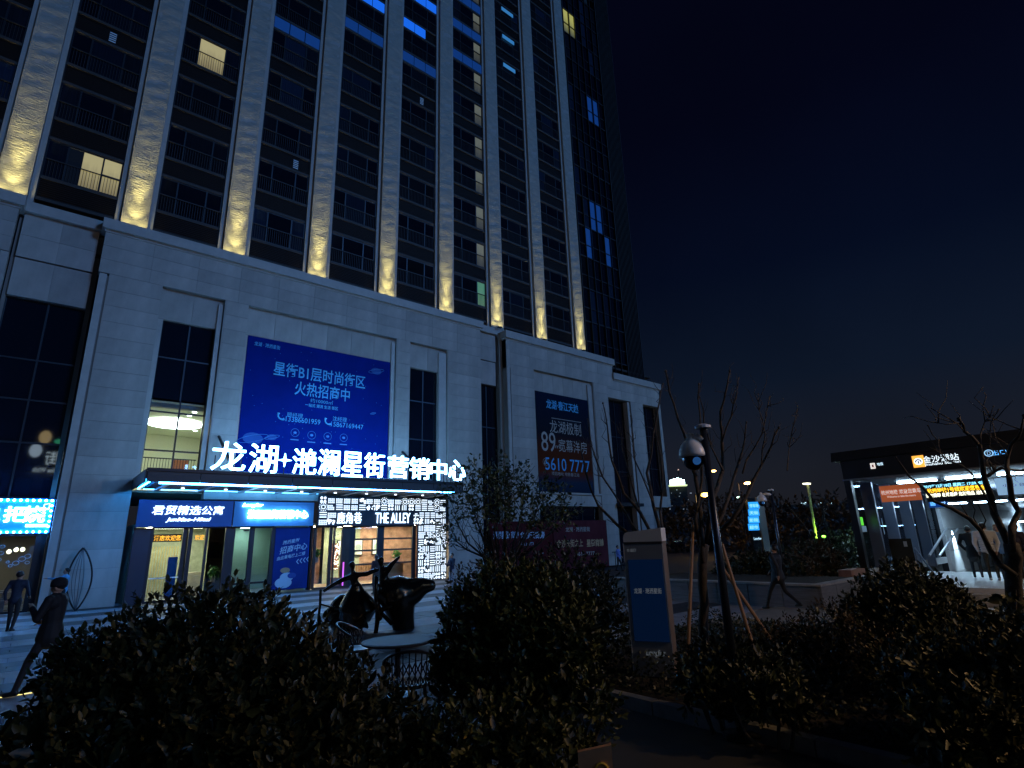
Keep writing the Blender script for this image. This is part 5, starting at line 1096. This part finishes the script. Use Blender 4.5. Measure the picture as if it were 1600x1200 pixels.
bush('clipped_bush', 'dense round bush with upright leafy shoots in front of the station steps', 'bush', bl([(1420, 960, 8.2, .62), (1370, 985, 8.0, .42), (1480, 975, 8.0, .45), (1440, 1010, 7.6, .6), (1420, 925, 8.4, .30), (1350, 960, 8.2, .2), (1490, 940, 8.2, .16)]), 12000, .075, LF3, stems=8, single=20, up=1.1)
bush('twiggy_bush', 'brownish twiggy bush on the dark bank left of the round bush', 'bush', bl([(1300, 995, 8.0, .40), (1340, 1020, 7.6, .42), (1250, 1000, 8.4, .30), (1380, 1040, 7.2, .40), (1210, 1005, 8.6, .22)]), 6500, .045, LF5, stems=20, up=.8)
bush('large_shrub', 'big leaved olive green shrub around the foot of the rightmost bare tree', 'shrub', bl([(1470, 1050, 5.6, .32), (1530, 1040, 5.8, .32), (1590, 1015, 5.8, .34), (1430, 1075, 5.4, .26), (1560, 1080, 5.2, .40), (1610, 1050, 5.2, .4), (1585, 935, 6.2, .07), (1520, 1150, 4.8, .4)]), 8500, .070, LF1, stems=8, single=25)
bush('planter_bush', 'brown leaved bush growing in the long planter beside the station', 'bush', bl([(1270, 885, 21, .9), (1250, 900, 20, .6), (1300, 890, 21, .6)]), 5000, .10, LF5)
bush('planter_bush', 'black looking bush mass at the left end of the long planter', 'bush', bl([(1170, 902, 23, .9), (1200, 898, 23, .85), (1140, 908, 22, .6)]), 7000, .11, LF3)
bush('low_shrub', 'dark low shrubs hiding the foot of the dome camera pole', 'shrub', bl([(1140, 1040, 6.6, .26), (1175, 1050, 6.5, .26), (1105, 1050, 6.6, .24), (1150, 1085, 6.2, .3), (1215, 1060, 6.5, .22)]), 4200, .06, LF3, stems=6)
gb = bush('planter_bush', 'green lit bushes behind the planter by the slim lamp pole', 'bush', bl([(1260, 872, 30, .9), (1300, 866, 31, 1.3), (1335, 868, 30, 1.3), (1228, 876, 30, .6), (1330, 890, 27, 1.2)]), 7500, .14, LF4)
# ground cover of the dark bed (too fine to count)
v = []
pos = np.stack([RNG.uniform(6.75, 13.1, 26000), RNG.uniform(-2.5, 8.4, 26000), np.zeros(26000)], 1)
hh = .22+.16*np.sin(pos[:, 0]*1.7+1)*np.sin(pos[:, 1]*1.3)+.10*np.sin(pos[:, 0]*4.1)*np.sin(pos[:, 1]*3.3); hh *= np.clip((pos[:, 0]-6.7)/.8, .3, 1)
pos[:, 2] = .05+hh*RNG.random(26000)**.5
a = RNG.normal(size=(26000, 3)); a[:, 2] = abs(a[:, 2])*.6; a /= np.linalg.norm(a, axis=1)[:, None]; sd = np.cross(a, RNG.normal(size=(26000, 3))); sd /= np.linalg.norm(sd, axis=1)[:, None]; s_ = .065*RNG.uniform(.6, 1.3, 26000)[:, None]
v = np.stack([pos, pos+a*s_*.35+sd*s_*.24, pos+a*s_*.75+sd*s_*.18, pos+a*s_, pos+a*s_*.75-sd*s_*.18, pos+a*s_*.35-sd*s_*.24], 1)
gc = put('ground_cover', leafmesh('ground_cover', v, LF3, (9, 3, 0)), None, 'stuff', (9, 3, 0)); tag(gc, 'low dark ground cover plants filling the bed behind the kerb', 'ground cover')
for i, (a_, b_, D, r, lb) in enumerate(((1090, 1075, 6.3, .20, 'small sparse shrub in the dark bed below the leaning stakes'), (1190, 1090, 5.8, .16, 'tiny sparse shrub catching light in the middle of the dark bed'), (1470, 1160, 4.6, .20, 'small leafy clump near the bottom right corner of the dark bed'))):
    bush('low_shrub', lb, 'shrub', bl([(a_, b_, D, r), (a_+40, b_+10, D, r*.9)]), 500, .06, LF2, stems=3)

# ---------------------------------------------------------------- trees
def limb(mb, pts, D, r0, r1, jit=.0, n=7):
    P = []; 
    for i, (a, b_) in enumerate(pts): P.append(px(a, b_, D+jit*math.sin(i*1.3+a)))
    P = [P[0]]+[P[i]+RNG.normal(0, .012, 3)*(1 if i < len(P)-1 else 0) for i in range(1, len(P))]
    Q = [P[0]]
    for i in range(1, len(P)):
        Q.append((P[i-1]*.5+P[i]*.5)+RNG.normal(0, .02, 3)); Q.append(P[i])
    mb.tube(Q, list(np.linspace(r0, r1, len(Q))*RNG.uniform(.92, 1.1, len(Q))), n); return Q
def twigs(mb, Q, n, ln, r):
    for _ in range(n):
        i = RNG.integers(len(Q)//3, len(Q)-1); p = Q[i]; d = (Q[i+1]-Q[i-1] if i else Q[1]-Q[0]); d /= np.linalg.norm(d); d = d+RNG.normal(0, .55, 3)+np.array([0, 0, .3]); d /= np.linalg.norm(d)
        q = p+d*ln*RNG.uniform(.4, 1); mid = (p*2+q)/3+RNG.normal(0, ln*.07, 3); m2_ = (p+q*2)/3+RNG.normal(0, ln*.08, 3)+np.array([0, 0, ln*.05]); mb.tube([p, mid, m2_, q+np.array([0, 0, ln*.12])], [r, r*.75, r*.55, r*.3], 5)
def tree(name, label, base, limbs, D, tw=5, trunk=None, grp=None, jit=.3, kn=True):
    B0 = px(*base, D); t = thing(name, label, 'tree', (B0[0], B0[1], 0), grp)
    mb = MB()
    if trunk: limb(mb, trunk, D, .10, .075, 0, 10)
    part('trunk', mb, BARK, t, smooth=True)
    for pts, r0, r1 in limbs:
        mb = MB(); Q = limb(mb, pts, D, r0, r1, jit); part('limb', mb, BARK, t, smooth=True)
        m2 = MB(); twigs(m2, Q, tw+1, .55, .008); twigs(m2, Q, tw, .25, .005)
        if kn: m2.ell(Q[-1], (r1*2, r1*2, r1*2.4), 8, 6)
        part('twig', m2, BARK, t, 'stuff', smooth=True)
    return t
DA = 10.5
g0 = px(1100, 985, DA); A_base = (1100, 985)
tree('bare_tree', 'bare pruned tree with long upright limbs behind the dome camera, propped by bamboo stakes', (1100, 985), [
    ([(1098, 880), (1095, 800), (1085, 740), (1072, 690), (1058, 655), (1046, 612), (1040, 580)], .05, .012), ([(1100, 860), (1110, 790), (1130, 735), (1128, 690), (1126, 660), (1130, 625), (1140, 580)], .05, .012),
    ([(1105, 850), (1128, 800), (1148, 745), (1160, 700), (1166, 660)], .045, .010), ([(1108, 850), (1140, 815), (1165, 775), (1185, 735), (1205, 700), (1217, 668)], .045, .012),
    ([(1096, 860), (1085, 810), (1098, 750), (1100, 700), (1094, 650), (1092, 600)], .04, .010), ([(1130, 735), (1112, 700), (1100, 660), (1093, 620)], .02, .008), ([(1128, 690), (1142, 650), (1152, 620), (1154, 590)], .018, .007),
    ([(1160, 740), (1180, 700), (1195, 655), (1203, 620)], .018, .008), ([(1165, 775), (1190, 725), (1196, 680), (1187, 640), (1185, 615)], .016, .006), ([(1230, 735), (1232, 700), (1240, 665), (1246, 635)], .012, .006)],
    DA, 5, trunk=[(1100, 1005), (1099, 940), (1098, 880), (1102, 850)], grp='bare pruned trees')
tree('bare_tree', 'bare pruned tree leaning left in front of the pavilion corner windows', (1035, 975), [
    ([(1035, 880), (1010, 850), (965, 820), (935, 790), (915, 740), (905, 690)], .045, .012), ([(1032, 860), (1000, 800), (975, 770), (955, 720), (948, 665), (942, 630)], .04, .010),
    ([(1035, 850), (1022, 790), (1010, 740), (1020, 680), (1030, 630), (1036, 600)], .04, .010), ([(1036, 860), (1030, 800), (1035, 740), (1028, 690), (1022, 650)], .035, .010), ([(1000, 800), (985, 745), (972, 700), (968, 660)], .02, .007),
    ([(1010, 850), (975, 800), (940, 745), (925, 700), (918, 655)], .03, .008), ([(1022, 790), (1000, 740), (990, 690), (985, 650)], .02, .007)], 11.5, 5, trunk=[(1035, 1000), (1036, 930), (1035, 880), (1034, 855)], grp='bare pruned trees')
tree('bare_tree', 'bare tree with crooked limbs crossing in front of the metro station', (1592, 1005), [
    ([(1580, 860), (1552, 800), (1540, 745), (1532, 700), (1505, 672), (1498, 655)], 0.046, 0.011), ([(1582, 860), (1590, 800), (1578, 750), (1575, 715), (1590, 680), (1600, 650)], 0.037, 0.010),
    ([(1588, 900), (1545, 860), (1515, 810), (1460, 785), (1420, 745), (1400, 715)], 0.034, 0.006), ([(1540, 745), (1565, 730), (1600, 735)], 0.019, 0.010), ([(1552, 800), (1520, 740), (1480, 720), (1462, 690), (1450, 665)], 0.012, 0.005),
    ([(1505, 672), (1480, 665), (1462, 655)], 0.007, 0.004), ([(1532, 700), (1540, 660), (1552, 635)], 0.009, 0.004), ([(1575, 715), (1560, 690), (1545, 670), (1560, 640)], 0.009, 0.004)], 6.4, 2, trunk=[(1592, 1010), (1590, 950), (1585, 890), (1580, 850)], grp='bare pruned trees', jit=.15)
tree('bare_sapling', 'thin bare sapling near the slim green lit lamp pole', (1276, 880), [([(1276, 860), (1262, 830), (1240, 800), (1222, 780)], .05, .015), ([(1276, 860), (1284, 815), (1292, 790)], .04, .012)], 24, 5, trunk=[(1278, 890), (1276, 860)])
tree('bare_sapling', 'thin bare sapling standing against the left end of the station', (1298, 880), [([(1300, 865), (1292, 830), (1285, 800), (1290, 775)], .05, .015)], 23, 5, trunk=[(1302, 890), (1300, 865)])
for (a, b_), lb in zip((((1076, 990), (1083, 815)), ((1172, 995), (1128, 850)), ((1198, 990), (1124, 880))), ('upright bamboo stake left of the bare tree trunk', 'leaning bamboo stake right of the dome camera pole', 'lowest leaning bamboo stake right of the dome camera pole')):
    P0, P1 = px(*a, 9.8), px(*b_, DA); d = P1-P0; P0 = P0-d*(P0[2]/d[2]); mb = MB().tube([P0, P0+d*(P1[2]/d[2])], [.035, .030], 8); solo('bamboo_stake', mb, STAKE, lb, 'stake', 'stakes propping the bare tree')
# leafy multi stem tree in front of the canopy end
LT = 12.5; B0 = px(790, 935, LT); t = thing('leafy_tree', 'broadleaf multi stem tree hiding the right end of the lit canopy', 'tree', (B0[0], B0[1], 0))
ends = [(705, 800), (725, 755), (750, 735), (790, 730), (820, 745), (850, 760), (880, 790), (870, 815), (700, 835), (765, 770), (835, 800), (740, 800), (800, 770)]
mb = MB()
for i, (a, b_) in enumerate(ends):
    s0 = px(785+i*1.0, 930, LT); s0[2] = 0; D = LT+RNG.uniform(-.9, .9); m1 = px(785+(a-785)*.35, 870, D*.5+LT*.5); e = px(a, b_, D); m2 = (m1+e)/2+RNG.normal(0, .08, 3); q = MB(); Q = [s0, m1, m2, e]; q.tube(Q, [.045, .032, .02, .008], 7); part('limb', q, BARK, t, smooth=True); twigs(mb, [s0, (s0+m1)/2, m1, m2, (m2+e)/2, e], 14, .9, .010)
part('twig', mb, BARK, t, 'stuff')
v = leaves([(px(a, b_, LT+RNG.uniform(-.8, .8)), (r_, r_, r_*.8)) for a, b_, r_ in [(705, 815, .35), (728, 768, .42), (750, 745, .40), (790, 742, .45), (822, 757, .40), (850, 775, .42), (880, 800, .28), (770, 785, .50), (812, 800, .45), (740, 800, .35), (848, 810, .30), (690, 850, .22), (700, 780, .2), (868, 770, .2)]], 3300, .085, up=.1, per=6, spread=.13, inner=.9)
put('foliage', leafmesh('foliage', v, LF4, (B0[0], B0[1], 0)), t, 'stuff')
bush('twiggy_bush', 'reddish twiggy bush at the foot of the leafy tree', 'bush', bl([(765, 900, 11, .4), (800, 905, 11, .4), (730, 915, 11, .35)]), 1800, .05, LF5, stems=24)

# ---------------------------------------------------------------- lamps, far street, skyline
SODM = mat('sodium_lamp', (1, .7, .3), emit=(1.0, .50, .16), es=26); YLM = mat('yellow_lamp', (1, .8, .3), emit=(1.0, .62, .08), es=16)
def lamp(label, pxy, X, m, r=.28, en=0):
    P = onX(*pxy, X); t = thing('street_lamp', label, 'street lamp', (P[0], P[1], 0), 'street lamps along the far road'); part('pole', MB().tube([(P[0], P[1]+1.2, 0), (P[0], P[1]+1.2, P[2]+.15)], .08, 8), METAL, t); part('arm', MB().tube([(P[0], P[1]+1.2, P[2]+.1), (P[0], P[1], P[2]+.12)], .05, 6), METAL, t)
    part('lamp_head', MB().ell(P+np.array([0, 0, .0]), (r, r*1.4, r*.5), 12, 8), m, t)
    if en:
        l = bpy.data.lights.new('lamp', 'POINT'); l.energy = en; l.color = (1, .6, .28); l.shadow_soft_size = .3; lo = bpy.data.objects.new('lamp', l); COL.objects.link(lo); lo.parent = t; lo.location = (0, 0, P[2]-.4)
lamp('pale orange street lamp nearest the dome camera pole', (1115, 736), 62, SODM, .22, 110); lamp('golden street lamp lowest of the three, left of the camera pole foot', (1102, 773), 55, YLM, .42, 110); lamp('orange street lamp above the lit blue column sign', (1168, 755), 66, SODM, .30, 110)
lamp('tiny greenish street lamp between the orange ones', (1154, 777), 90, mat('green_lamp', (.8, 1, .8), emit=(.6, 1, .75), es=5), .25)
P = onD(1262, 757, 34); Pb = onD(1277, 857, 34); t = thing('garden_lamp_pole', 'slim lamp pole glowing yellow green beside the station hedge', 'lamp post', (Pb[0], Pb[1], 0))
part('pole', MB().tube([(Pb[0], Pb[1], 0), (P[0], P[1], P[2])], [.10, .07], 8), mat('pole_lit_green', (.55, .52, .22), .5), t); part('lamp_head', MB().box(P[0]-.35, P[0]+.1, P[1]-.15, P[1]+.15, P[2], P[2]+.08), mat('lamp_pale', (.8, .8, .7), emit=(.9, .85, .6), es=3), t)  # green lamplight on the pole is put into its base colour
l = bpy.data.lights.new('lamp', 'POINT'); l.energy = 60; l.color = (.45, 1, .15); l.shadow_soft_size = .1; lo = bpy.data.objects.new('lamp', l); COL.objects.link(lo); lo.parent = t; lo.location = (-.5, -.7, 1.9)
part('ground_light', MB().lathe((Pb[0]-.5, Pb[1]-.7, 1.7), [(.1, 0), (.12, .1), (.05, .14)], 10), mat('green_glow', (.3, 1, .1), emit=(.25, .9, .08), es=3), t)
# warm lamp standing by the footpath behind the viewer's right shoulder
t = thing('street_lamp', 'warm street lamp beside the footpath behind the viewer', 'street lamp', (12.5, -5.2, 0), 'street lamps along the far road'); part('pole', MB().tube([(12.5, -5.2, 0), (12.5, -5.2, 6.9), (12.0, -4.6, 7.2)], .07, 10), METAL, t); part('lamp_head', MB().ell((11.9, -4.5, 7.15), (.3, .3, .12)), SODM, t)
l = bpy.data.lights.new('lamp', 'POINT'); l.energy = 1050; l.color = (1, .62, .28); l.shadow_soft_size = .12; lo = bpy.data.objects.new('lamp', l); COL.objects.link(lo); lo.parent = t; lo.location = (-.6, .7, 6.85)
# lit blue column sign
DC = 53; TL, BR = onD(1165, 783, DC), onD(1189, 831, DC); cs = thing('column_sign', 'tall black column sign with four lit blue panels on the far side of the square', 'sign', (onD(1178, 860, DC)[0], onD(1178, 860, DC)[1], 0))
F2 = np.array([math.sin(YAW), math.cos(YAW), 0])
def onH(x, y, D): d = ray(x, y); return CAM + d*(D/(d@F2))
def fbox(mb, px0, py0, px1, py1, D, th, lean=0):
    """box facing the viewer at distance D"""
    a, b_ = onH(px0, py0, D), onH(px1, py1, D); r_ = np.array([math.cos(YAW), -math.sin(YAW), 0]); f2 = np.array([math.sin(YAW), math.cos(YAW), 0]); w_ = (b_-a)@r_; z1, z0 = a[2], b_[2]; o = np.array([a[0], a[1], 0])
    q = [o+r_*u*w_+f2*d+np.array([0, 0, z]) for z in (z0, z1) for (u, d) in ((0, 0), (1, 0), (1, th), (0, th))]; return mb.raw(q, [(0, 3, 2, 1), (4, 5, 6, 7), (0, 1, 5, 4), (1, 2, 6, 5), (2, 3, 7, 6), (3, 0, 4, 7)])
part('column', fbox(MB(), 1167, 778, 1191, 862, DC+.12, .5), BLACK, cs); part('side_strip', fbox(MB(), 1192, 777, 1195, 862, DC+.1, .4), mat('strip_cream', (.45, .38, .28)), cs)
for i in range(4): part('lit_panel', fbox(MB(), 1169, 784.5+11.3*i, 1187, 794.5+11.3*i, DC, .08), mat('panel_azure', (.05, .4, .9), emit=(.02, .30, .85), es=1.25), cs)
for i, s_ in enumerate(('停车场', '天街', '影院', '超市')):
    mb = MB(); text(mb, s_, onH(1178, 790+11.3*i, DC-.05), .8, .3, R=(math.cos(YAW), -math.sin(YAW), 0)); part('lettering', mb, mat('panel_text', (.7, .9, 1), emit=(.4, .75, 1), es=1.3), cs)
mb = MB(); text(mb, 'Longfor', onH(1184, 842, DC), .7, .3, R=(math.cos(YAW), -math.sin(YAW), 0), bold=.02); part('lettering', mb, mat('panel_text2', (.7, .9, 1), emit=(.5, .8, 1), es=1.3), cs)
# skyline
def far_tower(label, x0, x1, ytop, D, lit, col=(.02, .022, .03), crown=False, wn=60):
    c = onD((x0+x1)/2, ytop, D); t = thing('far_tower' if crown else 'far_building', label, 'building', (c[0], c[1], 0)); part('wall', fbox(MB(), x0, ytop, x1, 840, D, (x1-x0)/FPX*D*.8), mat('far_wall_%d' % int(D), col, .8), t)
    mb = MB()
    for _ in range(lit):
        a = random.uniform(x0+1, x1-2); b_ = ytop+6+5*random.randint(0, max(1, int((836-ytop-8)/5))); fbox(mb, a, b_, a+random.choice([.8, 1.2, 3]), b_+.9, D-.5, .3)
    part('lit_window', mb, mat('far_window_%d' % int(D), (.6, .7, .8), emit=(.55, .65, .75), es=.45), t, 'stuff'); return t
t = far_tower('distant dark tower with a blazing white crown near the pavilion corner', 1040, 1082, 759, 900, 26, crown=True)
cr = MB()
for i in range(9): fbox(cr, 1049+2.35*i+(.8 if i > 3 else 0), 746+abs(i-4)*.8+(1 if i % 2 else 0), 1050.9+2.35*i+(.8 if i > 3 else 0), 757.5, 896, 12)
part('crown_light', cr, mat('crown_white', (.8, 1, 1), emit=(.70, .95, 1.0), es=4), t, 'stuff'); part('crown_ledge', fbox(MB(), 1046, 757.8, 1074, 759, 893, 20), mat('crown_ledge_lit', (.8, .9, .4), emit=(.75, .9, .45), es=1.2), t)
part('mast', fbox(MB(), 1060, 734, 1060.6, 746, 900, 2), BLACK, t); part('beacon', fbox(MB(), 1059.5, 733, 1061, 734.5, 898, 2), mat('beacon', (1, .6, .4), emit=(.8, .5, .4), es=.8), t)
far_tower('low dark far block with scattered windows below the white crowned tower', 1030, 1058, 805, 420, 8); far_tower('low dark far block behind the golden street lamp', 1085, 1130, 800, 380, 8); far_tower('long low dark far block behind the orange street lamps', 1128, 1240, 822, 500, 14)
br = thing('elevated_rail', 'distant elevated track with a row of white lights above the station hedge', 'bridge', tuple(onD(1270, 790, 240)*np.array([1, 1, 0])))
part('deck', fbox(MB(), 1236, 789, 1330, 796, 240, 6), mat('deck_dark', (.02, .02, .022)), br); pm = MB()
for a in (1245, 1275, 1305): fbox(pm, a, 796, a+3, 838, 242, 3)
parts('pier', pm, mat('deck_dark2', (.02, .02, .022)), br)
lm = MB()
for a, w_ in ((1252, 4), (1257, 3), (1264, 3), (1279, 2.5), (1283, 2.5), (1297, 2.5), (1288, 1)): fbox(lm, a, 785, a+w_, 787.4, 239, .4)
parts('track_light', lm, mat('track_white', (.8, .95, 1), emit=(.55, .85, 1), es=2.2), br)
far_tower('dark wooded looking block behind the station hedge', 1205, 1340, 806, 150, 2, col=(.006, .008, .008))
# tree belt in the distance
tb = leaves([(onD(a, b_, D), (r, r, r*.8)) for a, b_, D, r in [(1060, 818, 75, 3.4), (1048, 835, 72, 3.0), (1120, 825, 78, 4.5), (1140, 812, 80, 3.5), (1165, 840, 70, 2.6), (1200, 822, 78, 4), (1230, 815, 80, 4), (1210, 840, 70, 3), (1255, 828, 75, 3), (1290, 815, 70, 3.4), (1320, 810, 60, 3.6), (1150, 845, 60, 1.3)]], 9000, .55, per=8, spread=.7, inner=.9)
o = put('tree_belt', leafmesh('tree_belt', tb, LF5, tuple(onD(1180, 840, 70)*np.array([1, 1, 0]))), None, 'stuff', tuple(onD(1180, 840, 70)*np.array([1, 1, 0]))); tag(o, 'dim brown mass of distant roadside trees between the far tower and the station', 'trees')
# parked cars
CARP = {}
def car(label, pxy, col, rz):
    P = onZ(*pxy, -.09); t = thing('parked_car', label, 'car', (P[0], P[1], -.09), 'cars parked on the far road'); t.rotation_euler = (0, 0, rz)
    prof = [(-2.2, .35), (-2.25, .62), (-2.1, .86), (-1.5, .94), (-.95, 1.36), (.45, 1.42), (1.15, .98), (2.0, .84), (2.25, .6), (2.22, .35)]
    mb = MB(); n = len(prof)
    for yy, sc_ in ((-.88, .96), (-.80, 1.0), (.80, 1.0), (.88, .96)): mb.v += [(x, yy if z < 1 else yy*.82, z*sc_ if z > .5 else z) for x, z in prof]
    for k in range(3): mb.f += [(k*n+i, k*n+(i+1) % n, (k+1)*n+(i+1) % n, (k+1)*n+i) for i in range(n)]
    mb.f += [tuple(reversed(range(n))), tuple(range(3*n, 4*n))]
    put('body', mb.mesh('body', mat('car_paint_%d' % int(col[0]*99), col, .22, .3), smooth=False), t)
    put('window', MB().raw([(-1.35, -.875, .96), (1.0, -.875, .98), (.40, -.76, 1.34), (-.9, -.76, 1.30)], [(0, 1, 2, 3)]).mesh('window', DGLASS), t); put('windscreen', MB().raw([(1.13, -.70, 1.0), (1.13, .70, 1.0), (.50, .62, 1.40), (.50, -.62, 1.40)], [(0, 1, 2, 3)]).mesh('windscreen', DGLASS), t)
    for x in (-1.4, 1.4):
        for y in (-.86, .86):
            q = MB(); q.tube([(x, y-.1, .33), (x, y+.1, .33)], .33, 16); put('wheel', q.mesh('wheel', BLACK), t)
    for y in (-.6, .6): put('headlight', MB().ell((2.2, y, .68), (.06, .2, .09), 8, 6).mesh('headlight', mat('headlight_off', (.5, .5, .5), .1)), t)
car('pale car parked under the orange lamps left of the blue column sign', (1158, 856), (.30, .28, .27), 1.2); car('darker car parked beside the pale one near the camera pole', (1112, 860), (.10, .09, .09), 1.2); car('dark car at the left end of the parked row by the bare trees', (1058, 862), (.05, .05, .06), 1.1)
# small board at the bottom edge
P = onD(930, 1185, 3.9); P[2] = 0; t = thing('small_board', 'small tan board with a yellow ring print at the bottom edge under the bush', 'board', P); zt = onD(950, 1166, 3.9)[2]
r_ = np.array([.75, -.66, 0]); q = MB().raw([P-r_*.12, P+r_*.12, P+r_*.12+np.array([.03, .03, 0]), P-r_*.12+np.array([.03, .03, 0])]+[x+np.array([0, 0, zt-dz]) for x, dz in ((P-r_*.12, .04), (P+r_*.12, 0), (P+r_*.12+np.array([.03, .03, 0]), 0), (P-r_*.12+np.array([.03, .03, 0]), .04))], [(0, 3, 2, 1), (4, 5, 6, 7), (0, 1, 5, 4), (1, 2, 6, 5), (2, 3, 7, 6), (3, 0, 4, 7)])
part('board', q, mat('tan_board', (.62, .36, .22), .6, noise=.15), t); nrm2 = np.cross(r_, [0, 0, 1]); c = P+np.array([0, 0, zt-.17])+nrm2*.012+r_*.04
part('ring_print', MB().tube([c+r_*.05*math.cos(a)+np.array([0, 0, .065*math.sin(a)]) for a in np.linspace(0, 2*math.pi, 16)], .009, 5), mat('ring_yellow', (.9, .6, .08)), t)
